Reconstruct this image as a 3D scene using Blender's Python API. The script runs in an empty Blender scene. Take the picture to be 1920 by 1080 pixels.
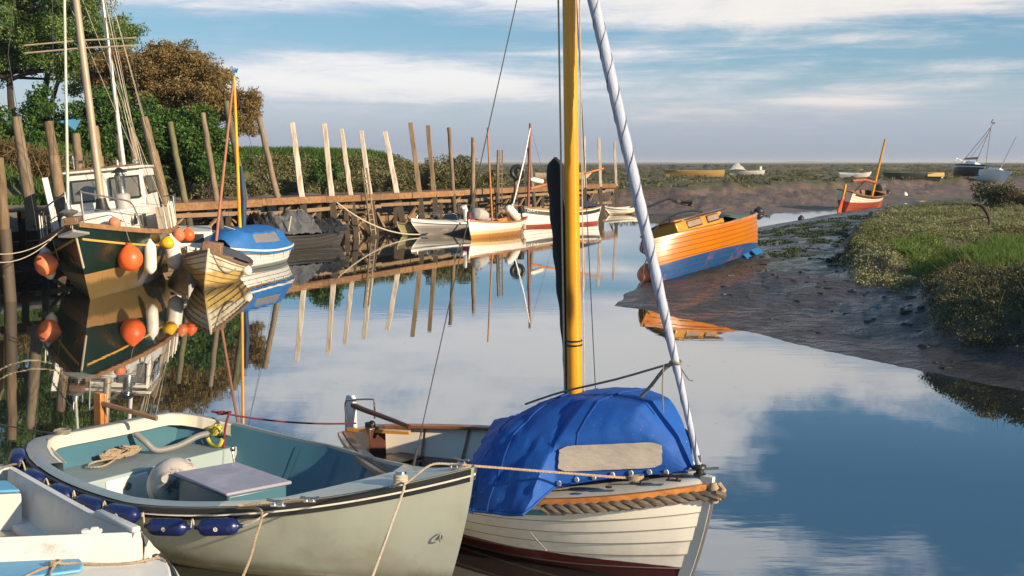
import bpy, math, random
import numpy as np
from mathutils import Vector, Matrix
R = math.radians
rng = np.random.default_rng(7)
random.seed(7)
S = bpy.context.scene
COL = S.collection

# ---------------------------------------------------------------- camera
CAM_H, FOC, PITCH = 3.2, 2200.0, math.atan(235 / 2200.0)
cam = bpy.data.cameras.new("camera"); camo = bpy.data.objects.new("camera", cam); COL.objects.link(camo)
camo.location = (0, 0, CAM_H); camo.rotation_euler = (R(90) - PITCH, 0, 0)
cam.sensor_width = 36; cam.lens = 36 * FOC / 1920; cam.clip_start = 0.1; cam.clip_end = 20000
S.camera = camo

# ---------------------------------------------------------------- sun, sky, exposure
SUN_EL, SUN_AZ = R(19), R(126)
sd = Vector((math.sin(SUN_AZ) * math.cos(SUN_EL), math.cos(SUN_AZ) * math.cos(SUN_EL), math.sin(SUN_EL)))
sun = bpy.data.lights.new("sun", 'SUN'); suno = bpy.data.objects.new("sun", sun); COL.objects.link(suno)
sun.energy = 5.0; sun.angle = R(0.6); sun.color = (1.0, 0.80, 0.55)
suno.rotation_euler = (-sd).to_track_quat('-Z', 'Y').to_euler()
S.view_settings.view_transform = 'Standard'; S.view_settings.look = 'None'
S.view_settings.exposure = 0.58; S.view_settings.gamma = 1.0
W = bpy.data.worlds.new("World"); S.world = W; W.use_nodes = True
wt = W.node_tree; wt.nodes.clear()

class N:
    """tiny expression wrapper over math nodes"""
    tree = None
    def __init__(s, sock): s.s = sock
    @staticmethod
    def op(o, *a, clamp=False):
        n = N.tree.nodes.new('ShaderNodeMath'); n.operation = o; n.use_clamp = clamp
        for i, v in enumerate(a):
            if isinstance(v, N): N.tree.links.new(v.s, n.inputs[i])
            else: n.inputs[i].default_value = v
        return N(n.outputs[0])
    def __add__(s, o): return N.op('ADD', s, o)
    __radd__ = __add__
    def __sub__(s, o): return N.op('SUBTRACT', s, o)
    def __rsub__(s, o): return N.op('SUBTRACT', o, s)
    def __mul__(s, o): return N.op('MULTIPLY', s, o)
    __rmul__ = __mul__
    def __truediv__(s, o): return N.op('DIVIDE', s, o)

def smooth(x, a, b):
    n = N.tree.nodes.new('ShaderNodeMapRange'); n.interpolation_type = 'SMOOTHSTEP'
    N.tree.links.new(x.s, n.inputs[0]); n.inputs[1].default_value = a; n.inputs[2].default_value = b
    return N(n.outputs[0])
def mixc(f, a, b):
    n = N.tree.nodes.new('ShaderNodeMix'); n.data_type = 'RGBA'
    for i, v in ((0, f), (6, a), (7, b)):
        if isinstance(v, N): N.tree.links.new(v.s, n.inputs[i])
        elif i == 0: n.inputs[0].default_value = v
        else: n.inputs[i].default_value = (*v, 1)
    return N(n.outputs[2])
def noise(vec, scale, detail=4, rough=.5, dist=0.0):
    n = N.tree.nodes.new('ShaderNodeTexNoise')
    if vec is not None: N.tree.links.new(vec.s, n.inputs['Vector'])
    n.inputs['Scale'].default_value = scale; n.inputs['Detail'].default_value = detail
    n.inputs['Roughness'].default_value = rough; n.inputs['Distortion'].default_value = dist
    return N(n.outputs['Fac'])
def comb(x, y, z):
    n = N.tree.nodes.new('ShaderNodeCombineXYZ')
    for i, v in enumerate((x, y, z)):
        if isinstance(v, N): N.tree.links.new(v.s, n.inputs[i])
        else: n.inputs[i].default_value = v
    return N(n.outputs[0])

def build_sky():
    N.tree = wt
    tc = wt.nodes.new('ShaderNodeTexCoord'); sp = wt.nodes.new('ShaderNodeSeparateXYZ')
    wt.links.new(tc.outputs['Generated'], sp.inputs[0])
    x, y, z = (N(sp.outputs[i]) for i in range(3))
    DEG = 180 / math.pi
    E = N.op('ARCSINE', z) * DEG            # elevation in degrees
    A = N.op('ARCTAN2', x, y) * DEG         # azimuth from +Y
    sky = wt.nodes.new('ShaderNodeTexSky'); sky.sky_type = 'NISHITA'; sky.sun_disc = False
    sky.sun_elevation = SUN_EL; sky.sun_rotation = SUN_AZ; sky.air_density = 1.0; sky.dust_density = 0.3; sky.ozone_density = 3.0
    base = N(sky.outputs[0])
    # lilac-grey haze low on the horizon
    base = mixc(smooth(E, 40., 5.), base, mixc(0.45, base, (.85, 2.7, 4.5)))
    base = mixc(smooth(E, 10., 15.) * .8, base, (.62, 1.75, 3.1))
    hz = smooth(E, 5.0, .5)
    c1 = mixc(smooth(E, 0.0, 3.6), (2.8, 3.25, 4.2), (4.7, 4.8, 5.5))
    base = mixc(hz * .92, base, c1)
    # clouds: coverage field from blobs + noise, stretched along the horizon
    def G(a, e, sa, se, w):
        u = (A - a) / sa; v = (E - e) / se
        return N.op('POWER', 2.718, (u * u + v * v) * -1.0) * w
    cov = None
    for g in ((12, 10.2, 8, 1.35, 1.05), (-4, 10.5, 13, 3.4, .80), (-14, 17, 10, 4, .35), (10.2, 13.8, 2.8, 1.6, .85), (10, 18.3, 7, 1.2, 1.15),
              (17, 7.4, 12, .85, .90), (0, 8.6, 14, .8, .25), (-9, 3.9, 13, 1.15, .85), (-18, 7.3, 8, .8, .40), (3, 3.2, 16, .9, .15),
              (23, 4.3, 6, .4, .30), (15.5, 2.85, 3.6, .30, .62), (21, 3.5, 5, .3, .35), (-5, 7.6, 9, .30, .20), (6, 5.2, 4, .5, .40),
              (1, 5.2, 4, .14, .35), (-5, 5.9, 8, .55, -.40), (-7, 6.6, 9, .5, -.2), (20, 14.4, 9, 2.6, -.55), (14, 16.0, 6, .7, -.25), (13, 4.6, 9, .6, -.08), (8, 6.6, 10, .45, .35), (17, 5.7, 8, .5, .28),
              (30, 25, 25, 6, .1), (-30, 30, 30, 8, .25)):
        t = G(*g); cov = t if cov is None else cov + t
    v1 = comb(A * .055, E * .34, 1.3)
    v2 = comb(A * .16, E * .55, 4.2)
    n1 = noise(v1, 1.0, 8, .64, .9); n2 = noise(v2, 1.5, 8, .66, .5)
    n3 = noise(comb(A * .10, E * 1.5, 7.7), 1.0, 8, .68, 1.2)          # fine wind-drawn streaks, low down
    n4 = noise(comb(A * .17, E * .26, 2.1), 1.0, 9, .62, .3)           # puffier cumulus higher up
    hi = smooth(E, 8.5, 11.5)
    f = cov + (n1 - .5) * (1.3 - hi * .6) + (n2 - .5) * .7 + (n3 - .5) * (1.0 - hi * .9) + (n4 - .5) * hi * 2.6
    m = smooth(f, -.06, .70) * smooth(E, 0.2, 2.4)
    m2 = smooth(f, .22, .95)
    ccol = mixc(m2, (4.3, 5.0, 6.1), (7.6, 7.5, 7.4))
    warm = smooth(A, -5., 16.) * smooth(E, 13., 9.)
    ccol = mixc(warm * .5, ccol, (8.2, 7.2, 6.3))
    ccol = mixc(smooth(E, 4.2, 1.5) * .6, ccol, (5.2, 4.7, 4.9))
    ccol = mixc(smooth(E, 16., 18.5) * .35, ccol, (4.4, 4.9, 5.6))
    out = mixc(m * .92, base, ccol)
    # darker, deeper blue overhead
    bg = wt.nodes.new('ShaderNodeBackground'); bg.inputs[1].default_value = 0.084
    wt.links.new(out.s, bg.inputs[0])
    wo = wt.nodes.new('ShaderNodeOutputWorld'); wt.links.new(bg.outputs[0], wo.inputs[0])
build_sky()

# ---------------------------------------------------------------- survey helpers (photo bearings -> real places)
cp, sp_ = math.cos(PITCH), math.sin(PITCH)
def ray(px, py):
    cx = (px - 960) / FOC; cz = -(py - 540) / FOC
    return Vector((cx, cp + cz * sp_, -sp_ + cz * cp))
def P(px, py, z=0.0):
    r = ray(px, py); k = (z - CAM_H) / r.z; return Vector((r.x * k, r.y * k, z))
def D(px, py, Y):
    r = ray(px, py); k = Y / r.y; return Vector((r.x * k, Y, CAM_H + r.z * k))

# ---------------------------------------------------------------- mesh builder
class MB:
    def __init__(s): s.v = []; s.f = []; s.m = []
    def add(s, vs, fs, m=0):
        o = len(s.v); s.v += [tuple(p) for p in vs]; s.f += [tuple(i + o for i in f) for f in fs]; s.m += [m] * len(fs)
    def box(s, c, d, rot=None, m=0):
        x, y, z = (k / 2 for k in d)
        vs = [Vector((a * x, b * y, e * z)) for a in (-1, 1) for b in (-1, 1) for e in (-1, 1)]
        if rot is not None: vs = [rot @ p for p in vs]
        s.add([p + Vector(c) for p in vs], [(0, 1, 3, 2), (4, 6, 7, 5), (0, 4, 5, 1), (2, 3, 7, 6), (0, 2, 6, 4), (1, 5, 7, 3)], m)
    def beam(s, a, b, w, h, m=0, up=(0, 0, 1)):
        a, b = Vector(a), Vector(b); d = b - a; L = d.length; d.normalize(); u = Vector(up)
        if abs(d.dot(u)) > .98: u = Vector((1, 0, 0))
        sde = d.cross(u).normalized(); u = sde.cross(d)
        s.box((a + b) / 2, (L, w, h), Matrix((d, sde, u)).transposed(), m)
    def tube(s, pts, r, n=8, m=0, caps=True):
        pts = [Vector(p) for p in pts]; k = len(pts)
        rs = r if isinstance(r, (list, tuple)) else [r] * k
        ds = [(pts[min(i + 1, k - 1)] - pts[max(i - 1, 0)]).normalized() for i in range(k)]
        u = ds[0].orthogonal().normalized(); vs = []
        for i in range(k):
            u = (u - ds[i] * u.dot(ds[i])).normalized(); w = ds[i].cross(u)
            for j in range(n):
                a = 2 * math.pi * j / n; vs.append(pts[i] + (u * math.cos(a) + w * math.sin(a)) * rs[i])
        fs = [(i * n + j, i * n + (j + 1) % n, (i + 1) * n + (j + 1) % n, (i + 1) * n + j) for i in range(k - 1) for j in range(n)]
        if caps: fs += [tuple(range(n))[::-1], tuple((k - 1) * n + j for j in range(n))]
        s.add(vs, fs, m)
    def lathe(s, prof, n=20, loc=(0, 0, 0), rot=None, m=0):
        vs = []
        for r, z in prof:
            for j in range(n):
                a = 2 * math.pi * j / n; p = Vector((r * math.cos(a), r * math.sin(a), z))
                vs.append((rot @ p if rot is not None else p) + Vector(loc))
        k = len(prof)
        fs = [(i * n + j, i * n + (j + 1) % n, (i + 1) * n + (j + 1) % n, (i + 1) * n + j) for i in range(k - 1) for j in range(n)]
        fs += [tuple(range(n))[::-1], tuple((k - 1) * n + j for j in range(n))]
        s.add(vs, fs, m)
    def grid(s, rows, m=0, close=False):
        n = len(rows[0]); vs = [p for r in rows for p in r]
        fs = [(i * n + j, i * n + (j + 1) % n, (i + 1) * n + (j + 1) % n, (i + 1) * n + j)
              for i in range(len(rows) - 1) for j in range(n if close else n - 1)]
        if isinstance(m, list):
            w = n if close else n - 1; o = len(s.v); s.v += [tuple(p) for p in vs]; s.f += [tuple(i + o for i in f) for f in fs]; s.m += [m[i % w] for i in range(len(fs))]
        else: s.add(vs, fs, m)
    def prism(s, poly, vec, m=0):
        n = len(poly); vec = Vector(vec); a = [Vector(p) for p in poly]; b = [p + vec for p in a]
        s.add(a + b, [tuple(range(n))[::-1], tuple(range(n, 2 * n))] + [(i, (i + 1) % n, n + (i + 1) % n, n + i) for i in range(n)], m)
    def rope(s, pts, r, m=0, lay=7.0):
        """three-strand laid rope along a smooth curve"""
        pts = curve(pts, r * 2.2); acc = 0.0; ph = []
        for i, p in enumerate(pts):
            if i: acc += (pts[i] - pts[i - 1]).length
            ph.append(acc / (r * lay) * 2 * math.pi)
        k = len(pts); ds = [(pts[min(i + 1, k - 1)] - pts[max(i - 1, 0)]).normalized() for i in range(k)]
        u = ds[0].orthogonal().normalized(); us = []
        for i in range(k):
            u = (u - ds[i] * u.dot(ds[i])).normalized(); us.append((u, ds[i].cross(u)))
        for q in range(3):
            s.tube([pts[i] + (us[i][0] * math.cos(ph[i] + q * 2.0944) + us[i][1] * math.sin(ph[i] + q * 2.0944)) * r * .52 for i in range(k)], r * .56, 6, m)
    def build(s, name, mat, parent=None, smooth_=True, bevel=0.0, angle=38):
        me = bpy.data.meshes.new(name); me.from_pydata(s.v, [], s.f)
        mats = mat if isinstance(mat, (list, tuple)) else [mat]
        for q in mats: me.materials.append(q)
        if len(mats) > 1: me.polygons.foreach_set('material_index', s.m)
        me.validate(); fix_normals(me)
        if smooth_:
            me.shade_smooth(); me.set_sharp_from_angle(angle=R(angle))
        o = bpy.data.objects.new(name, me); COL.objects.link(o)
        if parent is not None: o.parent = parent
        if bevel:
            b = o.modifiers.new('bevel', 'BEVEL'); b.width = bevel; b.segments = 2; b.limit_method = 'ANGLE'; b.angle_limit = R(40)
        return o
import bmesh
def fix_normals(me):
    bm = bmesh.new(); bm.from_mesh(me); bmesh.ops.recalc_face_normals(bm, faces=bm.faces); bm.to_mesh(me); bm.free()
def curve(pts, step):
    """Catmull-Rom resample"""
    pts = [Vector(p) for p in pts]
    if len(pts) == 2:
        n = max(2, int((pts[1] - pts[0]).length / step)); return [pts[0].lerp(pts[1], i / n) for i in range(n + 1)]
    q = [pts[0] * 2 - pts[1]] + pts + [pts[-1] * 2 - pts[-2]]; out = []
    for i in range(1, len(q) - 2):
        n = max(2, int((q[i + 1] - q[i]).length / step))
        for j in range(n):
            t = j / n
            out.append(.5 * ((2 * q[i]) + (q[i + 1] - q[i - 1]) * t + (2 * q[i - 1] - 5 * q[i] + 4 * q[i + 1] - q[i + 2]) * t * t + (3 * q[i] - q[i - 1] - 3 * q[i + 1] + q[i + 2]) * t ** 3))
    return out + [pts[-1]]
def sag(a, b, d, n=10):
    a, b = Vector(a), Vector(b); return [a.lerp(b, i / n) - Vector((0, 0, d * 4 * (i / n) * (1 - i / n))) for i in range(n + 1)]
def tag(o, label=None, cat=None, group=None, kind=None):
    if label: o['label'] = label
    if cat: o['category'] = cat
    if group: o['group'] = group
    if kind: o['kind'] = kind
    return o
def thing(name, label, cat, loc=(0, 0, 0), rz=0.0, heel=0.0, trim=0.0, group=None):
    o = bpy.data.objects.new(name, None); COL.objects.link(o); o.empty_display_size = .2
    o.matrix_world = Matrix.Translation(loc) @ Matrix.Rotation(rz, 4, 'Z') @ Matrix.Rotation(trim, 4, 'Y') @ Matrix.Rotation(heel, 4, 'X')
    return tag(o, label, cat, group)
def loc(o, p):
    """world point into the frame of a root"""
    return o.matrix_basis.inverted() @ Vector(p)
def one(name, mb, mat, label, cat, group=None, **k):
    return tag(mb.build(name, mat, None, **k), label, cat, group)

# ---------------------------------------------------------------- materials
def newmat(name):
    m = bpy.data.materials.new(name); m.use_nodes = True; t = m.node_tree; t.nodes.clear()
    b = t.nodes.new('ShaderNodeBsdfPrincipled'); o = t.nodes.new('ShaderNodeOutputMaterial'); t.links.new(b.outputs[0], o.inputs[0])
    N.tree = t; return m, t, b
def objco(t, gen='Object', scale=(1, 1, 1)):
    tc = t.nodes.new('ShaderNodeTexCoord'); mp = t.nodes.new('ShaderNodeMapping'); mp.inputs['Scale'].default_value = scale
    t.links.new(tc.outputs[gen], mp.inputs[0]); return N(mp.outputs[0])
def bump(t, b, h, strength=.3, dist=.02):
    n = t.nodes.new('ShaderNodeBump'); n.inputs['Strength'].default_value = strength; n.inputs['Distance'].default_value = dist
    t.links.new(h.s, n.inputs['Height']); t.links.new(n.outputs[0], b.inputs['Normal'])
def paint(name, c, rough=.4, c2=None, sc=4.0, amt=.5, metal=0.0, bs=.12, bd=.01, stretch=(1, 1, 1), stain=None, st=(.58, .75), coat=0.0, bsc=None, spec=None, specks=None):
    """paint / cloth / timber: two close tones broken up by noise, optional stains, fine bump"""
    m, t, b = newmat(name); v = objco(t, scale=stretch)
    c2 = c2 or tuple(k * .72 for k in c)
    n1 = noise(v, sc, 6, .6)
    col = mixc(smooth(n1, .5 - .25, .5 + .25) * amt, c, c2)
    if stain is not None:
        n2 = noise(v, sc * .6, 8, .68); n3 = noise(v, sc * 9, 3, .6)
        col = mixc(smooth(n2 + (n3 - .5) * .25, *st) * .8, col, stain)
    if specks is not None:
        vo = t.nodes.new('ShaderNodeTexVoronoi'); t.links.new(v.s, vo.inputs['Vector']); vo.inputs['Scale'].default_value = specks[0]
        col = mixc(smooth(N(vo.outputs['Distance']) + noise(v, specks[0] * .22, 3) * specks[2], .055 + specks[2] * .5, .03 + specks[2] * .5) * .7, col, specks[1])
    t.links.new(col.s, b.inputs['Base Color'])
    rr = n1 * .25 + (rough - .12); t.links.new(rr.s, b.inputs['Roughness'])
    b.inputs['Metallic'].default_value = metal
    if coat: b.inputs['Coat Weight'].default_value = coat; b.inputs['Coat Roughness'].default_value = .08
    if spec is not None: b.inputs['Specular IOR Level'].default_value = spec
    bump(t, b, noise(v, bsc or sc * 6, 5, .6), bs, bd)
    return m
def zpaint(name, bands, rough=.35, amt=.25, sc=3.0, coat=.0, stain=None, st=(.6, .8), planks=None, grime=None, slope=0.0):
    """hull paint: bands [(z_from, colour)...] in the boat's own height, weathered by noise; grime=(z, colour) worn edge at the waterline"""
    m, t, b = newmat(name); v = objco(t)
    tc = t.nodes.new('ShaderNodeTexCoord'); sx = t.nodes.new('ShaderNodeSeparateXYZ'); t.links.new(tc.outputs['Object'], sx.inputs[0])
    z = N(sx.outputs[2]); x = N(sx.outputs[0])
    vs = objco(t, scale=(1, 1, .35))
    n1 = noise(vs, sc, 6, .62); n2 = noise(v, sc * 5, 4, .6)
    zz = z - x * slope + (n2 - .5) * .012
    col = None
    for z0, c in bands:
        if col is None: col = mixc(0.0, c, c)
        else: col = mixc(smooth(zz, z0 - .004, z0 + .004), col, c)
    dark = mixc(.7, col, (.05, .045, .035))
    col = mixc(smooth(n1, .45, .8) * amt, col, dark)
    if grime:
        g = smooth(z + (n1 - .5) * grime[2], grime[0] + .12, grime[0] - .02)
        col = mixc(g * .85, col, grime[1])
    if stain: col = mixc(smooth(noise(v, sc * .8, 7, .66), *st) * .75, col, stain)
    t.links.new(col.s, b.inputs['Base Color'])
    t.links.new((n1 * .3 + (rough - .15)).s, b.inputs['Roughness'])
    if coat: b.inputs['Coat Weight'].default_value = coat; b.inputs['Coat Roughness'].default_value = .12
    bump(t, b, n2, .08, .01)
    return m
def wood(name, c, c2, rough=.5, sc=1.0, along='x', coat=0.0, knots=None, bs=.25):
    m, t, b = newmat(name)
    s = {'x': (1.2, 14, 14), 'y': (14, 1.2, 14), 'z': (14, 14, 1.0)}[along]
    v = objco(t, scale=tuple(k * sc for k in s)); v0 = objco(t)
    n1 = noise(v, 1.0, 6, .65, .6); n2 = noise(v0, 1.3 * sc, 5, .6)
    col = mixc(smooth(n1, .3, .72), c, c2)
    col = mixc(smooth(n2, .45, .75) * .45, col, tuple(k * .45 for k in c2))
    if knots:
        kv = objco(t, scale=(1, 1, .28)); vo = t.nodes.new('ShaderNodeTexVoronoi'); t.links.new(kv.s, vo.inputs['Vector']); vo.inputs['Scale'].default_value = knots
        col = mixc(smooth(N(vo.outputs['Distance']), .17, .05) * .9, col, tuple(k * .18 for k in c2))
    oi = t.nodes.new('ShaderNodeObjectInfo'); hs = t.nodes.new('ShaderNodeHueSaturation'); t.links.new(col.s, hs.inputs['Color'])
    t.links.new((N(oi.outputs['Random']) * .5 + .75).s, hs.inputs['Value']); col = N(hs.outputs[0])
    t.links.new(col.s, b.inputs['Base Color']); t.links.new((n1 * .3 + (rough - .15)).s, b.inputs['Roughness'])
    if coat: b.inputs['Coat Weight'].default_value = coat; b.inputs['Coat Roughness'].default_value = .15
    bump(t, b, n1, bs, .01)
    return m
def leafmat(name, cols, rough=.6, trans=.25):
    m = bpy.data.materials.new(name); m.use_nodes = True; t = m.node_tree; t.nodes.clear(); N.tree = t
    at = t.nodes.new('ShaderNodeAttribute'); at.attribute_name = 'rnd'
    rp = t.nodes.new('ShaderNodeValToRGB'); t.links.new(at.outputs['Fac'], rp.inputs[0])
    el = rp.color_ramp.elements
    while len(el) < len(cols): el.new(.5)
    for i, c in enumerate(cols): el[i].position = i / (len(cols) - 1); el[i].color = (*c, 1)
    b = t.nodes.new('ShaderNodeBsdfPrincipled'); b.inputs['Roughness'].default_value = rough; t.links.new(rp.outputs[0], b.inputs['Base Color'])
    b.inputs['Specular IOR Level'].default_value = .3
    tr = t.nodes.new('ShaderNodeBsdfTranslucent'); t.links.new(rp.outputs[0], tr.inputs[0])
    mx = t.nodes.new('ShaderNodeMixShader'); mx.inputs[0].default_value = trans
    t.links.new(b.outputs[0], mx.inputs[1]); t.links.new(tr.outputs[0], mx.inputs[2])
    o = t.nodes.new('ShaderNodeOutputMaterial'); t.links.new(mx.outputs[0], o.inputs[0]); return m

def quads(name, V, rnd, mat, parent=None, k=4):
    """V: (n,k,3) faces as one mesh, rnd per face"""
    n = len(V); me = bpy.data.meshes.new(name)
    me.vertices.add(n * k); me.vertices.foreach_set('co', np.ascontiguousarray(V, dtype=np.float32).ravel())
    me.loops.add(n * k); me.loops.foreach_set('vertex_index', np.arange(n * k, dtype=np.int32))
    me.polygons.add(n); me.polygons.foreach_set('loop_start', np.arange(n, dtype=np.int32) * k)
    a = me.attributes.new('rnd', 'FLOAT', 'FACE'); a.data.foreach_set('value', np.asarray(rnd, dtype=np.float32))
    me.update(calc_edges=True); me.materials.append(mat)
    o = bpy.data.objects.new(name, me); COL.objects.link(o)
    if parent is not None: o.parent = parent
    return o
def leaf_faces(p, size, aspect=.6, up=.0):
    n = len(p); t = rng.normal(size=(n, 3)); t[:, 2] += up; t /= np.linalg.norm(t, axis=1, keepdims=True)
    q = rng.normal(size=(n, 3)); q -= t * (q * t).sum(1, keepdims=True); q /= np.linalg.norm(q, axis=1, keepdims=True)
    s = (size * rng.uniform(.6, 1.35, n))[:, None]; t = t * s; q = q * s * aspect
    return np.stack([p - t, p + q, p + t, p - q], 1)
def clumps(cs, rad, per, squash=.8):
    """leaf points in the shells of clump balls; returns points and a per-clump tint"""
    n = len(cs); d = rng.normal(size=(n, per, 3)); d /= np.linalg.norm(d, axis=2, keepdims=True)
    r = rng.uniform(.35, 1.0, (n, per, 1)) ** .6 * np.asarray(rad).reshape(-1, 1, 1)
    d[..., 2] *= squash
    pts = cs[:, None] + d * r
    tint = np.clip(rng.normal(.5, .22, n)[:, None] + rng.normal(0, .16, (n, per)), 0, 1)
    return pts.reshape(-1, 3), tint.ravel()
def in_blobs(blobs, n, shell=.55):
    """clump centres spread through ellipsoids ((x,y,z),(rx,ry,rz)), denser toward the outside"""
    w = np.array([b[1][0] * b[1][2] for b in blobs]); idx = rng.choice(len(blobs), n, p=w / w.sum())
    d = rng.normal(size=(n, 3)); d /= np.linalg.norm(d, axis=1, keepdims=True); r = rng.uniform(shell, 1.0, (n, 1))
    c = np.array([b[0] for b in blobs])[idx]; e = np.array([b[1] for b in blobs])[idx]
    return c + d * r * e
def blades(p, h, w, lean=.35):
    n = len(p); a = rng.uniform(0, 2 * math.pi, n); s = np.stack([np.cos(a), np.sin(a), np.zeros(n)], 1)
    hh = (h * rng.uniform(.5, 1.2, n))[:, None]; l = rng.normal(0, lean, (n, 3)); l[:, 2] = 0
    tip = p + (np.array([0, 0, 1.0]) + l) * hh
    return np.stack([p - s * w, p + s * w, tip], 1)
# ================================================================ TERRAIN
def h2(ix, iy, s):
    k = np.sin(ix * 127.1 + iy * 311.7 + s * 74.7) * 43758.5453; return k - np.floor(k)
def vn(x, y, s=0):
    x = np.asarray(x, float); y = np.asarray(y, float); ix, iy = np.floor(x), np.floor(y); fx, fy = x - ix, y - iy
    fx = fx * fx * (3 - 2 * fx); fy = fy * fy * (3 - 2 * fy)
    a, b, c, d = h2(ix, iy, s), h2(ix + 1, iy, s), h2(ix, iy + 1, s), h2(ix + 1, iy + 1, s)
    return a + (b - a) * fx + (c - a) * fy + (a - b - c + d) * fx * fy
def fbm(x, y, o=4, s=0):
    t = 0; a = .5; n = 0
    for i in range(o): t = t + a * vn(x, y, s + i); n += a; a *= .55; x = x * 2.03 + 3.1; y = y * 2.03 + 1.7
    return t / n
def sstep(x, a, b):
    t = np.clip((x - a) / (b - a), 0, 1); return t * t * (3 - 2 * t)
def sdf(px, py, poly):
    """signed distance to a closed polygon, positive inside"""
    q = np.array(poly, float); n = len(q); d2 = np.full(px.shape, 1e18); ins = np.zeros(px.shape, bool)
    for i in range(n):
        a, b = q[i], q[(i + 1) % n]; e = b - a
        t = np.clip(((px - a[0]) * e[0] + (py - a[1]) * e[1]) / (e @ e + 1e-12), 0, 1)
        d2 = np.minimum(d2, (px - a[0] - t * e[0]) ** 2 + (py - a[1] - t * e[1]) ** 2)
        if a[1] != b[1]:
            c = ((a[1] > py) != (b[1] > py)) & (px < (b[0] - a[0]) * (py - a[1]) / (b[1] - a[1]) + a[0]); ins ^= c
    d = np.sqrt(d2); return np.where(ins, d, -d)
JA = np.array([-11.52, 40.13]); JU = np.array([.4307, .9025]); JN = np.array([-.9025, .4307])   # jetty line: origin, along, landward
def J(s, q, z=0.0): p = JA + JU * s + JN * q; return Vector((p[0], p[1], z))
LEFT = [(-6, -50), (-6, 8), (-9.6, 20), (-11.7, 26.2), (-14.9, 33.5), tuple((JA + JN * .35)), tuple(JA + JU * 41 + JN * .35), (6.6, 75.6), (8.2, 72.2),
        (12, 70.6), (17.6, 74.9), (21.8, 79.3), (28.2, 89.2), (38.6, 102), (60, 126), (110, 190), (9000, 9000), (-9000, 9000), (-9000, -50)]
RIGHT = [(20.3, 74.2), (12.4, 58.6), (8.2, 47), (4.9, 38.2), (3.5, 31.3), (2.6, 27.4), (2.2, 26.05), (2.81, 25.5), (3.71, 23.75), (4.47, 22.1), (5.24, 20.0), (6.19, 18.1),
         (7.12, 16.4), (7.9, 14.5), (8.5, 11), (8.9, 5), (9, -50), (9000, -50), (9000, 5000), (110, 186), (60, 122.5), (38.2, 99.0), (27.4, 86)]
MPX = [(1655, 402), (1600, 440), (1586, 475), (1612, 515), (1690, 522), (1742, 502), (1795, 482), (1850, 482), (1850, 500), (1765, 535), (1732, 566), (1757, 608), (1825, 640), (1930, 655), (2150, 665)]
MZ = [.6] * 9 + [.5, .46, .40, .30, .24, .22, .22]
MARSH = [tuple(P(a, b, z).xy) for (a, b), z in zip(MPX, MZ)] + [(60, 14), (120, 60), (60, 95), tuple(P(1835, 386, .7).xy), tuple(P(1740, 390, .6).xy)]
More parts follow.
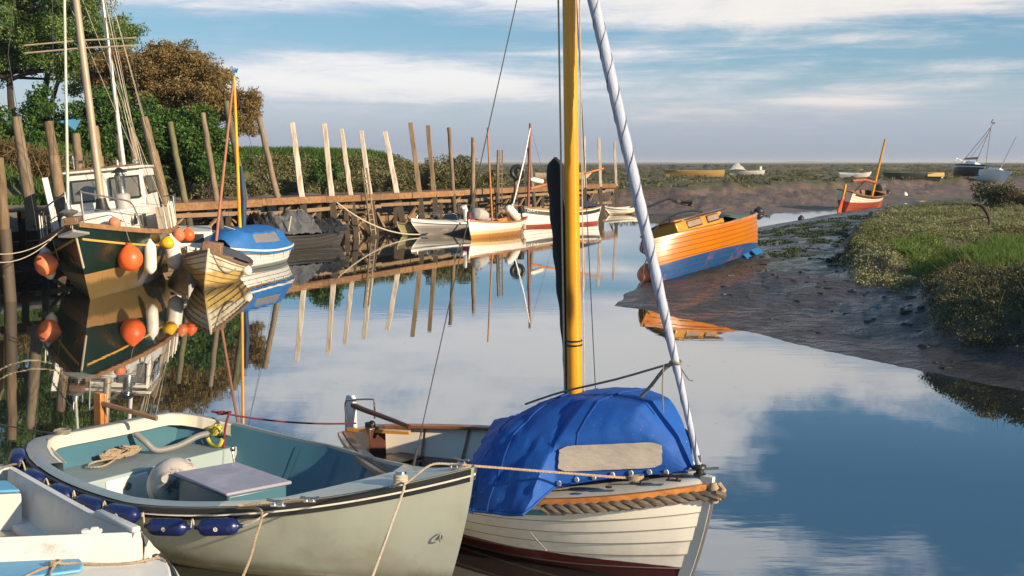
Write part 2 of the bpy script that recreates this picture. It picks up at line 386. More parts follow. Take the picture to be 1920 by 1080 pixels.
def terrain(x, y):
    x = np.asarray(x, float); y = np.asarray(y, float)
    wob = (fbm(x * .7, y * .7, 3, 5) - .5)
    dl = sdf(x, y, LEFT); dr = sdf(x, y, RIGHT) + wob * .35
    s = (x - JA[0]) * JU[0] + (y - JA[1]) * JU[1]; q = (x - JA[0]) * JN[0] + (y - JA[1]) * JN[1]
    n = fbm(x * .5, y * .5, 4, 1) - .5; n2 = fbm(x * 2.1, y * 2.1, 4, 2) - .5
    # left: mud under the jetty, hard standing, then the sea bank
    jet = sstep(s, -8.5, -6.5) * (1 - sstep(s, 35, 40))
    mud = .05 + 1.6 * sstep(dl, .0, 3.3) + n2 * .3 * sstep(dl, .1, .6)
    wall = np.where(dl > .12, 1.85, -.5)
    bank = (2.05 * sstep(dl, 5.2, 9.6) - 1.6 * sstep(dl, 12, 20)) * (1 - sstep(s, 27, 38))
    e_ = dl + (fbm(x * .11 + 9, y * .11, 4, 17) - .5) * 9; flat = .75 * sstep(dl, 0, 13) ** .85 + .6 * sstep(e_, 11, 14.5) + n * .45 * sstep(dl, 1, 6) + n2 * .34 * sstep(dl, 1.5, 5)
    gul = fbm(x * .16 + 3, y * .16, 4, 9); cr = sstep(np.abs(gul - .5), .035, .0) * sstep(dl, 8, 20) * (1 - sstep(dl, 200, 400)); flat = flat - .55 * cr
    flat = flat + .9 * sstep(y, 270, 300) * (1 - sstep(y, 318, 350)) + 1.3 * sstep(y, 560, 640) * (1 - sstep(y, 700, 800)) * sstep(fbm(x * .004, y * .002, 3, 4), .35, .6)
    zl = np.where(s < -7.0, np.where(dl > 0, wall, -.5), jet * (mud + .1 * sstep(dl, 3, 5)) + (1 - jet) * flat) + bank + np.where(dl > 4, n * .22, 0)
    zl = np.where(dl > 0, zl, np.maximum(-.7, dl * .4))
    # right: mud flat rising to the purslane marsh
    dm = sdf(x, y, MARSH) + wob * .9 + n2 * .5
    m = sstep(dm, -.25, .5)
    zr = np.minimum(.15 * dr, .3 + .06 * dr); zr = np.minimum(zr, .62) + n2 * .19 * sstep(dr, .6, 2.5) + n * .12 * sstep(dr, 1, 4) + m * (.30 + .012 * np.clip(dr, 0, 40) + n * .22 + n2 * .16)
    zr = zr + .55 * np.exp(-((x - 9.6) / 1.7) ** 2 - ((y - 18.6) / 2.6) ** 2) * sstep(dr, .5, 2.2)
    zr = np.where(dr > 0, zr, np.maximum(-.7, dr * .3))
    z = np.maximum(zl, zr)
    isr = zr >= zl
    veg = np.where(isr, m, np.where(dl > 0, np.maximum(sstep((fbm(x * .11 + 9, y * .11, 4, 17) - .5) * 9 + dl + n2 * 4, 12.5, 14.5) * (1 - .9 * cr) * (1 - jet), jet * sstep(dl, 4.8, 5.6)), 0))
    veg = np.maximum(veg, np.where(~isr & (s < -6.5), sstep(dl, 5, 7), 0))
    alg = np.where(isr, sstep(fbm(x * .35, y * .22, 4, 21), .5, .62) * sstep(y, 26, 31) * sstep(dr, .5, 1.5) * (1 - m) * (1 - sstep(y, 75, 90)), sstep(fbm(x * .25, y * .25, 3, 33), .55, .7) * .5 * (1 - veg))
    path = np.where(~isr & (jet > .5) & (dl > 2.5) & (dl < 5.3) | ((s < -6.5) & (dl > 0) & (dl < 6)), 1.0, 0.0) * ~isr
    far = np.where(isr, 0, sstep(dl, 0, 1.5))
    return z, veg, alg, path, far
def zat(x, y): return float(terrain(np.array([x]), np.array([y]))[0][0])

def build_ground():
    rr = 3.0 * np.exp(np.arange(0, 520) * .0155)
    rr = rr[rr < 9000]
    an = np.concatenate([np.arange(-180, -34, 3.0), np.arange(-34, 34, .115), np.arange(34, 180, 3.0)])
    Rm, Am = np.meshgrid(rr, np.radians(an), indexing='ij')
    X = Rm * np.sin(Am); Y = Rm * np.cos(Am)
    z, veg, alg, path, far = terrain(X.ravel(), Y.ravel())
    co = np.stack([X.ravel(), Y.ravel(), z], 1).astype(np.float32)
    nr, na = Rm.shape; i = np.arange(nr - 1)[:, None] * na; j = np.arange(na)[None]
    jn = (j + 1) % na
    f = np.stack([i + j, i + jn, i + na + jn, i + na + j], -1).reshape(-1, 4)
    f = np.concatenate([f, np.stack([np.zeros(na // 2 * 0, int)] * 4, 1).reshape(-1, 4)]) if False else f
    me = bpy.data.meshes.new('ground'); me.vertices.add(len(co)); me.vertices.foreach_set('co', co.ravel())
    me.loops.add(f.size); me.loops.foreach_set('vertex_index', f.astype(np.int32).ravel())
    me.polygons.add(len(f)); me.polygons.foreach_set('loop_start', np.arange(len(f), dtype=np.int32) * 4)
    for nm, a in (('veg', veg), ('alg', alg), ('path', path), ('far', far)):
        t = me.attributes.new(nm, 'FLOAT', 'POINT'); t.data.foreach_set('value', np.asarray(a, np.float32))
    me.update(calc_edges=True); me.shade_smooth()
    me.flip_normals()
    me.materials.append(ground_mat())
    o = bpy.data.objects.new('ground', me); COL.objects.link(o); tag(o, kind='structure')
def ground_mat():
    m, t, b = newmat('mud_and_marsh')
    def at(n):
        a = t.nodes.new('ShaderNodeAttribute'); a.attribute_name = n; return N(a.outputs['Fac'])
    v = objco(t); vx = objco(t, scale=(.35, 1, 1)); veg, alg, path, far = at('veg'), at('alg'), at('path'), at('far')
    n1 = noise(v, .8, 7, .65); n2 = noise(v, 5, 6, .65); n3 = noise(v, 22, 4, .6)
    mud = mixc(smooth(n1, .35, .68), (.060, .047, .041), (.036, .030, .028))
    fm = mixc(smooth(n1 + (n2 - .5) * .4, .3, .7), (.225, .148, .105), (.105, .072, .054))
    mud = mixc(far, mud, fm)
    mud = mixc(smooth(n2 + (n3 - .5) * .5, .56, .66) * (.85 - far * .5), mud, (.016, .013, .012))
    mud = mixc(alg * smooth(n2 + n3 * .3, .45, .66) * .95, mud, mixc(n3, (.018, .030, .010), (.045, .070, .014)))
    gr = mixc(smooth(n2, .35, .65), (.060, .070, .026), (.125, .12, .048))
    big = noise(vx, .045, 6, .62); mid = noise(vx, .22, 6, .6)
    far_gr = mixc(smooth(mid + (n1 - .5) * .5, .36, .66), (.060, .066, .030), (.150, .135, .062))
    far_gr = mixc(smooth(big, .50, .60) * .75, far_gr, (.085, .060, .050))
    gr = mixc(far, gr, far_gr)
    gr = mixc(smooth(n1, .62, .78) * .6, gr, (.11, .075, .05))
    col = mixc(veg, mud, gr)
    col = mixc(path * (1.0 - veg), col, mixc(n2, (.24, .20, .17), (.15, .125, .105)))
    t.links.new(col.s, b.inputs['Base Color'])
    wet = (1.0 - veg) * (1.0 - path) * (1.0 - far * .45)
    rough = .92 - wet * (.42 + smooth(n1, .40, .62) * .30)
    t.links.new(rough.s, b.inputs['Roughness'])
    # tide ripples across the bare mud
    wv = t.nodes.new('ShaderNodeTexWave'); wv.wave_type = 'BANDS'; wv.bands_direction = 'DIAGONAL'
    t.links.new(v.s, wv.inputs['Vector']); wv.inputs['Scale'].default_value = 1.15; wv.inputs['Distortion'].default_value = 9; wv.inputs['Detail'].default_value = 4; wv.inputs['Detail Scale'].default_value = 1.6
    hgt = (n2 * 1.1 + n3 * .35 + N(wv.outputs['Fac']) * .42 * wet)
    bump(t, b, hgt, .9, .10)
    return m

def build_water():
    m, t, b = newmat('still_creek_water')
    tree = t; tree.nodes.clear()
    v = objco(t, scale=(.55, 1.6, 1)); v2 = objco(t, scale=(.25, .8, 1))
    h = noise(v, 2.2, 3, .5) * .5 + noise(v2, .5, 3, .5) * 1.2
    calm = smooth(noise(objco(t, scale=(.12, .3, 1)), .5, 3, .5), .45, .68)
    bn = t.nodes.new('ShaderNodeBump'); bn.inputs['Distance'].default_value = .012
    t.links.new((calm * .22 + .05).s, bn.inputs['Strength']); t.links.new(h.s, bn.inputs['Height'])
    gl = t.nodes.new('ShaderNodeBsdfGlossy'); gl.inputs['Roughness'].default_value = .012; gl.inputs['Color'].default_value = (.93, .95, .97, 1)
    df = t.nodes.new('ShaderNodeBsdfDiffuse'); df.inputs['Color'].default_value = (.020, .024, .022, 1)
    fr = t.nodes.new('ShaderNodeFresnel'); fr.inputs['IOR'].default_value = 2.6
    for k in (gl, fr): t.links.new(bn.outputs[0], k.inputs['Normal'])
    f = N(fr.outputs[0]); f = N.op('POWER', f, .60)
    mx = t.nodes.new('ShaderNodeMixShader'); t.links.new(f.s, mx.inputs[0]); t.links.new(df.outputs[0], mx.inputs[1]); t.links.new(gl.outputs[0], mx.inputs[2])
    o = t.nodes.new('ShaderNodeOutputMaterial'); t.links.new(mx.outputs[0], o.inputs[0])
    mb = MB(); mb.add([(-60, -60, 0), (160, -60, 0), (160, 230, 0), (-60, 230, 0)], [(0, 1, 2, 3)])
    tag(mb.build('water', m, smooth_=False), kind='structure')

def build_hills():
    m = paint('far_hill_woods', (.06, .075, .06), .9, (.10, .11, .09), .004, .6, bs=0)
    mb = MB(); rows = []
    for k, (r, hh) in enumerate(((5200, 0.0), (5600, 1.0), (6400, 1.0), (7000, 0.0))):
        row = []
        for i in range(241):
            a = R(-40 + i / 3.0); n = float(fbm(np.array([i * .11]), np.array([3.3]), 5, 12)[0])
            row.append((math.sin(a) * r, math.cos(a) * r, 1.3 + hh * (max(0, n - .30) * 16 + 1.2)))
        rows.append(row)
    mb.grid(rows); tag(mb.build('hills', m), kind='structure')

build_ground(); build_water(); build_hills()

# ================================================================ JETTY, QUAY, POSTS
M_deck = wood('brown_oak_planking', (.34, .17, .085), (.19, .095, .05), .75, .9, 'x', bs=.5)  # orange-brown oak, tone varied by grain
M_fascia = wood('orange_brown_beam', (.33, .175, .075), (.17, .09, .042), .7, .6, 'x', bs=.4)
M_pile = paint('dark_wet_timber', (.085, .065, .048), .75, (.05, .04, .03), 2, .7, stretch=(3, 3, .6), bs=.4)
M_brace = paint('weathered_brace_timber', (.27, .18, .10), .8, (.14, .09, .052), 1.5, .7, bs=.4)
def Jb(mb, a, b, w, h, m=0): mb.beam(a, b, w, h, m)
def build_jetty():
    t = thing('timber_jetty', 'long timber jetty on crossed braces running away up the left side of the creek', 'jetty', J(0, 0))
    inv = lambda p: p - t.matrix_world.translation
    mb = MB(); s = -7.0
    while s < 43.0:
        a = inv(J(s, -.02, 1.80 + random.uniform(-.006, .006))); b = inv(J(s, 1.75, 1.80)); mb.beam(a, b, .21, .06); s += .225
    mb.build('deck', M_deck, t, bevel=.006)
    s = -6.6; k = 0
    while s < 42.6:
        e = min(s + random.uniform(4.2, 6.5), 42.9); mb = MB(); dz = random.uniform(-.02, .02)
        mb.beam(inv(J(s + .01, -.14, 1.70 + dz)), inv(J(e - .01, -.14, 1.70 + dz)), .1, .27); mb.build('fascia', M_fascia, t, bevel=.012); s = e
    for z, q in ((1.33, .0), (.62, .15)):
        s = -6
        while s < 42:
            e = min(s + random.uniform(3.6, 5.5), 42.5)
            if random.random() < .8:
                mb = MB(); mb.beam(inv(J(s, q, z + random.uniform(-.08, .08))), inv(J(e, q, z + random.uniform(-.08, .08))), .09, .15); mb.build('waling', M_brace, t)
            s = e
    s = -6.2
    while s < 41:
        e = s + random.uniform(3.0, 5.0)
        for i in range(4):
            if random.random() < .82: mb = MB(); z = .28 + .34 * i; mb.beam(inv(J(s, 1.45, z)), inv(J(e - .04, 1.45 + random.uniform(-.05, .05), z + random.uniform(-.05, .05))), .05, .28); mb.build('retaining_board', M_pile if (i + int(s)) % 3 else M_brace, t)
        s = e
    s = -5.6
    while s < 42.4:
        q = random.uniform(.05, .25); z0 = -.4
        mb = MB(); mb.beam(inv(J(s, q, z0)), inv(J(s + random.uniform(-.15, .15), q, 1.72)), .17, .17); mb.build('pile', M_pile, t)
        mb = MB(); mb.beam(inv(J(s + .3, q + 1.2, 0)), inv(J(s + .3, q + 1.3, 1.72)), .17, .17); mb.build('pile', M_pile, t)
        st = 2.05
        for (a, b, qq) in ((0, 1, -.07), (1, 0, .33)):
            if random.random() < .84:
                w = random.uniform(.09, .14)
                mb = MB(); mb.beam(inv(J(s + a * st, q + qq, random.uniform(-.1, .25))), inv(J(s + b * st, q + qq, random.uniform(1.3, 1.6))), w, .07); mb.build('brace', M_brace, t)
        if random.random() < .6:
            mb = MB(); mb.beam(inv(J(s + 1.0, -.1, -.3)), inv(J(s + 1.4 + random.uniform(-.4, .4), 1.3, 1.5)), .11, .11); mb.build('brace', M_brace, t)
        s += st * random.uniform(.94, 1.06)
    return t
build_jetty()
def build_quay():
    pts = [Vector((-9.6, 20, 0)), Vector((-11.7, 26.2, 0)), Vector((-14.75, 33.3, 0))]
    t = thing('quay_wall', 'dark planked quay wall behind the green boat', 'quay wall', pts[1])
    for k in range(2):
        a, b = pts[k] - pts[1], pts[k + 1] - pts[1]
        for i in range(7):
            z = -.55 + i * .345
            mb = MB(); mb.beam(a + Vector((0, 0, z)), b + Vector((0, 0, z)), .09, .335); mb.build('plank', M_pile, t, bevel=.01)
        mb = MB(); mb.beam(a + Vector((.0, 0, 1.92)), b + Vector((.0, 0, 1.92)), .34, .12); mb.build('capping', M_brace, t, bevel=.012)
build_quay()

M_post_grey = wood('grey_weathered_post', (.27, .205, .135), (.14, .105, .065), .85, .8, 'z', bs=.5)
M_post_white = wood('bleached_white_post', (.66, .60, .52), (.36, .28, .20), .8, .8, 'z', bs=.4)
M_post_brown = wood('brown_post', (.27, .19, .11), (.14, .095, .055), .85, .8, 'z', bs=.5)
M_post_green = wood('algae_green_post', (.15, .14, .065), (.085, .075, .04), .85, .8, 'z', bs=.5)
def post_ends(top, base, q):
    """base: bearing of the foot on the jetty face; top: the tip, the post leaning back toward the land"""
    r = ray(*base); # foot: bearing only, on the line q from the jetty
    d2 = np.array([r.x, r.y]); A = np.array([d2, -JU]).T; k, s = np.linalg.solve(A, JA + JN * q)
    foot = d2 * k
    rt = ray(*top); d3 = np.array([rt.x, rt.y]); A = np.array([d3, -JN]).T; k2, e = np.linalg.solve(A, foot)
    e = float(np.clip(e, -1.2, 2.2)); tip = foot + JN * e
    # keep the tip on its bearing height
    kk = tip[1] / rt.y; return Vector((foot[0], foot[1], -.5)), Vector((tip[0], tip[1], CAM_H + rt.z * kk))
GP = 'mooring posts along the jetty'
def post(top, base, w, mat, label, q=-.27, square=True, foot=None, tip=None, low=M_pile, cap=None):
    if foot is None: foot, tip = post_ends(top, base, q)
    t = thing('mooring_post', label, 'post', foot, group=GP)
    d = tip - foot; n = 4 if square else 10; mb = MB(); k = 14; pts = []; rs = []
    for i in range(k + 1):
        f = i / k; pts.append(d * f + Vector((random.uniform(-.012, .012), random.uniform(-.012, .012), 0))); rs.append(w * .84 * (.62 if square else .5) * (1.06 - .16 * f) * random.uniform(.97, 1.03))
    mb.tube(pts, rs, n); o = mb.build('shaft', mat, t, bevel=.012 if square else 0)
    f1 = min(.62, (1.66 + .5) / d.z); mb = MB(); mb.tube([d * (f1 * i / 6) for i in range(7)], [w * .84 * (.72 if square else .57)] * 7, n); mb.build('wet_foot', low, t)
    return t, foot, tip
posts = [
    ((318, 229), (370, 436), .27, M_post_green, 'greenish leaning post just right of the green boat, first along the jetty', 0),
    ((380, 212), (424, 420), .26, M_post_grey, 'tall grey leaning post left of the blue covered boat\'s yellow mast', 0),
    ((424, 190), (480, 440), .30, M_post_green, 'tallest leaning post, crossing close behind the yellow mast of the blue covered boat', 0),
    ((485, 220), (546, 425), .28, M_post_grey, 'dark grey post leaning hardest, rising above the black tarpaulin boat', 0),
    ((548, 230), (580, 440), .27, M_post_white, 'first of the pale squared posts, reddish at its tip, over the dark boat\'s end', 1),
    ((608, 232), (633, 460), .28, M_post_white, 'pale squared post with a mooring rope tied round its middle', 1),
    ((640, 242), (673, 462), .25, M_post_white, 'pale squared post just left of the ladder', 1),
    ((677, 245), (708, 440), .28, M_post_white, 'pale squared post with the long ladder beside it', 1),
    ((722, 247), (763, 428), .30, M_post_white, 'whitest leaning post, last of the pale group before the brown ones', 1),
    ((770, 230), (797, 425), .30, M_post_brown, 'thick brown squared post, taller of the brown pair', 1),
    ((802, 235), (822, 415), .29, M_post_brown, 'brown squared post, right of the brown pair', 1),
    ((842, 239), (855, 405), .25, M_post_grey, 'slim grey post left of the open white dinghy\'s mast', 0),
    ((887, 258), (886, 398), .28, M_post_grey, 'upright grey post left of the dinghy\'s varnished mast', 0),
    ((934, 281), (930, 392), .17, M_post_brown, 'thin brown post left of the short ladder', 0),
    ((967, 309), (967, 392), .26, M_post_grey, 'short stout post carrying the black tyre', 0),
    ((991, 277), (1006, 400), .27, M_post_grey, 'grey post leaning left behind the black sail', 0),
    ((1095, 255), (1098, 392), .24, M_post_white, 'slender pale post, first right of the big yellow mast', 1),
    ((1123, 258), (1128, 392), .25, M_post_white, 'slender pale post, middle of the three right of the yellow mast', 1),
    ((1152, 265), (1158, 393), .23, M_post_white, 'slender pale post at the far end of the jetty', 1)]
PST = []
for a, b, w, mt, lb, sq in posts: PST.append(post(a, b, w, mt, lb, square=bool(sq)))
def free_post(top, base, Y, w, mat, label):
    f = D(base[0], base[1], Y); tp = D(top[0], top[1], Y + .3); f.z = -.5 if Y < 29 else min(f.z, 1.7)
    post(None, None, w, mat, label, square=False, foot=f, tip=tp, low=mat if Y > 29 else M_pile)
free_post((-2, 296), (21, 575), 27.0, .30, M_post_brown, 'brown post standing in the water at the far left edge')
free_post((30, 220), (64, 425), 33.5, .36, M_post_grey, 'thick grey post at the left behind the mooring lines')
free_post((91, 228), (116, 392), 35.5, .36, M_post_brown, 'brown round post behind the thin furled forestay of the green boat')
free_post((142, 251), (156, 350), 40.0, .36, M_post_grey, 'grey post left of the green boat\'s thick mast, in front of the hedge')
free_post((176, 237), (194, 350), 40.0, .38, M_post_brown, 'brown post right of the green boat\'s thick mast, in front of the hedge')
free_post((222, 255), (236, 340), 41.0, .30, M_post_grey, 'short grey post beside the thin aft mast of the green boat')
free_post((246, 240), (262, 340), 41.5, .30, M_post_grey, 'grey post between aft mast and leaning round post')
free_post((270, 220), (312, 385), 39.0, .36, M_post_brown, 'round brown post leaning over the green boat\'s canvas side screens')

def ladder(a, b, w, label, n):
    t = thing('ladder', label, 'ladder', a); d = b - a; sx = Vector((JU[0], JU[1], 0)) * w / 2
    for sg in (-1, 1):
        mb = MB(); mb.beam(sx * sg, d + sx * sg, .05, .07); mb.build('rail', M_post_grey, t)
    for i in range(1, n):
        mb = MB(); p = d * (i / n); mb.tube([p - sx, p + sx], .024, 6); mb.build('rung', M_post_grey, t)
def on_face(px, py, q=-.45):
    f, tp = post_ends((px, py), (px, py), q); return Vector((f.x, f.y, CAM_H + ray(px, py).z * f.y / ray(px, py).y))
ladder(on_face(700, 440), on_face(683, 315), .36, 'long grey ladder leaning on a pale post', 13)
ladder(on_face(938, 398), on_face(939, 281), .36, 'narrow ladder standing upright behind the dinghies', 13)
# ================================================================ VEGETATION
M_leaf_tree = leafmat('willow_green_leaves', [(.040, .082, .018), (.088, .160, .034), (.145, .235, .058), (.23, .30, .12)])
M_leaf_brown = leafmat('bronzed_leaves', [(.08, .058, .024), (.17, .118, .042), (.25, .175, .065), (.32, .245, .11)])
M_leaf_hedge = leafmat('ivy_hedge_leaves', [(.016, .044, .010), (.036, .092, .016), (.066, .145, .026), (.12, .22, .045)])
M_bark = paint('dark_bark', (.055, .042, .032), .9, (.03, .024, .018), 4, .6, stretch=(4, 4, 1), bs=.6)
def limb(mb, a, b, r0, r1, bend=.3, n=6):
    a, b = Vector(a), Vector(b); o = Vector((random.uniform(-1, 1), random.uniform(-1, 1), random.uniform(-.3, .6))) * bend
    pts = [a.lerp(b, i / n) + o * math.sin(math.pi * i / n) for i in range(n + 1)]
    mb.tube(pts, [r0 + (r1 - r0) * i / n for i in range(n + 1)], 7); return pts[-1]
def tree(name, label, cat, base, trunks, blobs, nc, cr, per, ls, mat, shell=.5, asp=.6):
    t = thing(name, label, cat, base); base = Vector(base)
    mb = MB()
    for (top, r) in trunks:
        limb(mb, (random.uniform(-.5, .5), random.uniform(-.3, .3), -.4), Vector(top) - base, r, r * .5, .35)
        for _ in range(6):
            bl = random.choice(blobs); c = Vector(bl[0]) + Vector([random.uniform(-.75, .75) * k for k in bl[1]]) - base
            limb(mb, Vector(top) - base, c, r * .45, .03, .5)
    mb.build('trunk', M_bark, t)
    bl = lumpy([(tuple(Vector(c) - base), e) for c, e in blobs])
    cs = in_blobs(bl, nc, shell); pts, tint = clumps(cs, rng.uniform(cr * .6, cr * 1.3, nc), per)
    quads('crown', leaf_faces(pts, ls, asp), tint, mat, t)
    return t
def lumpy(blobs, n=7):
    out = []
    for c, e in blobs:
        out.append((c, tuple(k * .84 for k in e)))
        for _ in range(n):
            d = Vector((random.gauss(0, 1), random.gauss(0, 1), random.gauss(0, 1))).normalized(); f = random.uniform(.28, .5)
            out.append((tuple(c[i] + d[i] * e[i] * random.uniform(.62, .95) for i in range(3)), tuple(max(.25, k * f) for k in e)))
    return out
def B(px, py, Y, rx, ry, depth):   # blob from a bearing and a size in picture terms at distance Y
    c = D(px, py, Y); k = Y / FOC; return (tuple(c), (rx * k, depth, ry * k))
Yt = 60
tree('broadleaf_tree', 'tall dense green tree with forked dark trunks behind the hedge', 'tree', (D(60, 250, Yt).x, Yt, 2.2),
     [(tuple(D(18, 150, Yt)), .28), (tuple(D(92, 120, Yt)), .26), (tuple(D(110, 150, Yt)), .2), (tuple(D(-60, 140, Yt)), .26)],
     [B(-60, 60, Yt, 110, 80, 3), B(35, 60, Yt, 90, 62, 3), B(110, 70, Yt, 80, 62, 3), B(185, 62, Yt, 62, 52, 2.6), B(60, -20, Yt, 120, 60, 3), B(150, 5, Yt, 90, 50, 3), B(215, 85, Yt, 42, 38, 2), B(140, 125, Yt, 70, 26, 2.2), B(20, 112, Yt, 60, 28, 2.5), B(165, 150, Yt, 55, 26, 2.0), B(-40, 140, Yt, 45, 30, 2), B(215, 130, Yt, 45, 30, 2), B(-20, -60, Yt, 150, 60, 3), B(235, 60, Yt, 26, 16, 1.3)],
     3600, .40, 46, .058, M_leaf_tree, .2)
Yb = 56
tree('bronze_leaved_tree', 'spreading bronze-leaved tree right of the tall green tree', 'tree', (D(330, 300, Yb).x, Yb, 2.2),
     [(tuple(D(290, 170, Yb)), .2), (tuple(D(330, 180, Yb)), .2), (tuple(D(400, 180, Yb)), .18), (tuple(D(200, 190, Yb)), .16)],
     [B(270, 125, Yb, 62, 42, 2.2), B(340, 130, Yb, 58, 42, 2.2), B(395, 165, Yb, 52, 46, 2.2), B(440, 205, Yb, 34, 36, 1.8), B(300, 165, Yb, 80, 40, 2.4), B(220, 160, Yb, 62, 50, 2), B(360, 205, Yb, 55, 32, 2), B(470, 205, Yb, 20, 30, 1.2), B(455, 235, Yb, 26, 18, 1.2), B(215, 115, Yb, 42, 30, 1.6), B(320, 98, Yb, 42, 18, 1.4)],
     3000, .33, 44, .050, M_leaf_brown, .2)
Yh = 50
hb = [B(x, y, Yh, 52, ry, 1.6) for x, y, ry in ((-60, 270, 75), (10, 262, 72), (80, 256, 82), (150, 256, 86), (220, 258, 88), (285, 258, 80), (345, 256, 70), (385, 262, 50), (395, 292, 34), (300, 300, 50), (130, 320, 40), (200, 310, 40))]
t = thing('ivy_hedge', 'high clipped green ivy hedge below the trees', 'hedge', (D(180, 330, Yh).x, Yh, 2.0))
b0 = Vector(t.location)
hb = [(tuple(Vector(c) - b0), e) for c, e in hb]
cs = in_blobs(lumpy(hb, 6), 3600, .45); pts, tint = clumps(cs, rng.uniform(.18, .42, 3600), 40); quads('foliage', leaf_faces(pts, .060, .7), tint, M_leaf_hedge, t)
mb = MB()
for i in range(14): limb(mb, (-7.5 + i * .95, 0, -.3), (-7.5 + i * .95 + random.uniform(-.4, .4), random.uniform(-.5, .5), 2.6), .07, .03, .2)
mb.build('stem', M_bark, t)
# dead bramble thicket in front of the hedge
M_bramble = leafmat('dry_bramble', [(.07, .045, .02), (.14, .10, .04), (.22, .165, .07)], trans=.1)
t = thing('bramble_thicket', 'dry straw-coloured bramble thicket at the foot of the hedge', 'thicket', (D(60, 360, 44).x, 44, 1.9)); b0 = Vector(t.location)
bl = [B(x, y, 44.5, rx, ry, .9) for x, y, rx, ry in ((10, 296, 56, 30), (75, 306, 40, 22), (-50, 310, 60, 40), (20, 335, 50, 20))]
bl = [(tuple(Vector(c) - b0), e) for c, e in bl]
p = in_blobs(bl, 6500, .2); d = rng.normal(size=p.shape); d[:, 2] += .5; d /= np.linalg.norm(d, axis=1, keepdims=True); d *= rng.uniform(.18, .5, (len(p), 1)); q = np.cross(d, rng.normal(size=p.shape)); q *= .012 / np.linalg.norm(q, axis=1, keepdims=True)
quads('stalks', np.stack([p - d - q, p - d + q, p + d + q, p + d - q], 1), rng.uniform(0, 1, len(p)), M_bramble, t)

# sea bank: grass on the crest and low scrub on its face
M_grass = leafmat('bank_grass', [(.035, .075, .012), (.065, .14, .022), (.11, .19, .04)], trans=.3)
M_scrub = leafmat('bank_scrub', [(.045, .050, .020), (.10, .105, .040), (.165, .16, .068), (.23, .21, .11)])
M_pursl = leafmat('sea_purslane', [(.06, .075, .026), (.135, .155, .055), (.22, .235, .10), (.36, .34, .22)], trans=.15)
M_dpursl = leafmat('dark_purslane', [(.022, .026, .011), (.050, .056, .021), (.09, .095, .04), (.24, .22, .13)], trans=.1)
M_lush = leafmat('lush_marsh_grass', [(.07, .12, .022), (.115, .195, .034), (.17, .26, .055)], trans=.3)
def jxy(s, q): return JA[0] + JU[0] * s + JN[0] * q, JA[1] + JU[1] * s + JN[1] * q
def zz(x, y): return terrain(x, y)[0]
n = 34000; s = rng.uniform(-6, 36, n); q = np.where(s < 3, rng.uniform(5.0, 8.5, n), rng.uniform(7.6, 12.0, n)); x, y = jxy(s, q); keep = (fbm(x * .5, y * .5, 3, 3) > .36) & (rng.random(n) > sstep(s, 28, 36))
x, y = x[keep], y[keep]; p = np.stack([x, y, zz(x, y) - .03], 1); g = blades(p, .30, .035); tag(quads('grass', g, np.clip(fbm(x * .6, y * .6, 3, 8) * .9 + rng.normal(0, .15, len(x)), 0, 1), M_grass, k=3), kind='stuff')
n = 2800; s = rng.uniform(2.5, 39, n); q = rng.uniform(4.9, 8.6, n); x, y = jxy(s, q); k = fbm(x * .45, y * .45, 3, 15); keep = ((k > .44) & (q < 8.2)) | (q < 6.4); keep &= ~((s > 30) & (q > 7.6))
x, y, k = x[keep], y[keep], k[keep]; c = np.stack([x, y, zz(x, y) + .12 + .25 * k], 1); pts, tint = clumps(c, .24 + .35 * k, 32, .9)
tag(quads('bank_scrub', leaf_faces(pts, .075, .45, .5), tint, M_scrub), kind='stuff')
# bigger bushes on the bank face and end, one by one
GB = 'bushes on the sea bank'
bush_n = 0
def bush(name, label, px, py, Y, rx, ry, mat, n=70, per=40, ls=.07, group=GB, dep=1.0, up=.5):
    c, e = B(px, py, Y, rx, ry, dep); base = Vector((c[0], c[1], zat(c[0], c[1])))
    t = thing(name, label, 'bush', base, group=group)
    cs = in_blobs([((0, 0, c[2] - base.z), e)], n, .3); pts, tint = clumps(cs, rng.uniform(.12, .3, n) * min(1.6, e[2] / .6 + .3), per)
    quads('foliage', leaf_faces(pts, ls, .4, up), tint, mat, t)
    mb = MB()
    for i in range(7): limb(mb, (random.uniform(-.2, .2), random.uniform(-.2, .2), -.15), (random.uniform(-.6, .6) * e[0], random.uniform(-.3, .3), max(.25, c[2] - base.z + e[2] * .4)), .03, .012, .15)
    mb.build('stem', M_bark, t); return t
bush('tamarisk_bush', 'feathery grey-green bush breaking the skyline beside the slim grey post', 860, 330, 66, 42, 38, M_scrub, 130, 46, .085, dep=1.8)
bush('tamarisk_bush', 'feathery bush breaking the skyline right of the brown post pair', 818, 332, 64, 30, 34, M_scrub, 100, 46, .085, dep=1.8)
bush('tamarisk_bush', 'low rounded bush at the right end of the sea bank', 912, 342, 70, 38, 22, M_scrub, 90, 46, .09, dep=2)
bush('dark_bush', 'dark green bush on the bank left of the first rope-tied pale post', 605, 325, 53, 30, 24, M_leaf_hedge, 90, 40, .07, dep=1.2)
bush('dark_bush', 'dark green bush at the foot of the ivy hedge beside the leaning posts', 395, 318, 47, 36, 20, M_leaf_hedge, 90, 40, .07, dep=1.2)
bush('dark_bush', 'olive bush on the bank between two pale posts right of the ladder', 745, 345, 59, 36, 24, M_scrub, 90, 40, .08, dep=1.2)

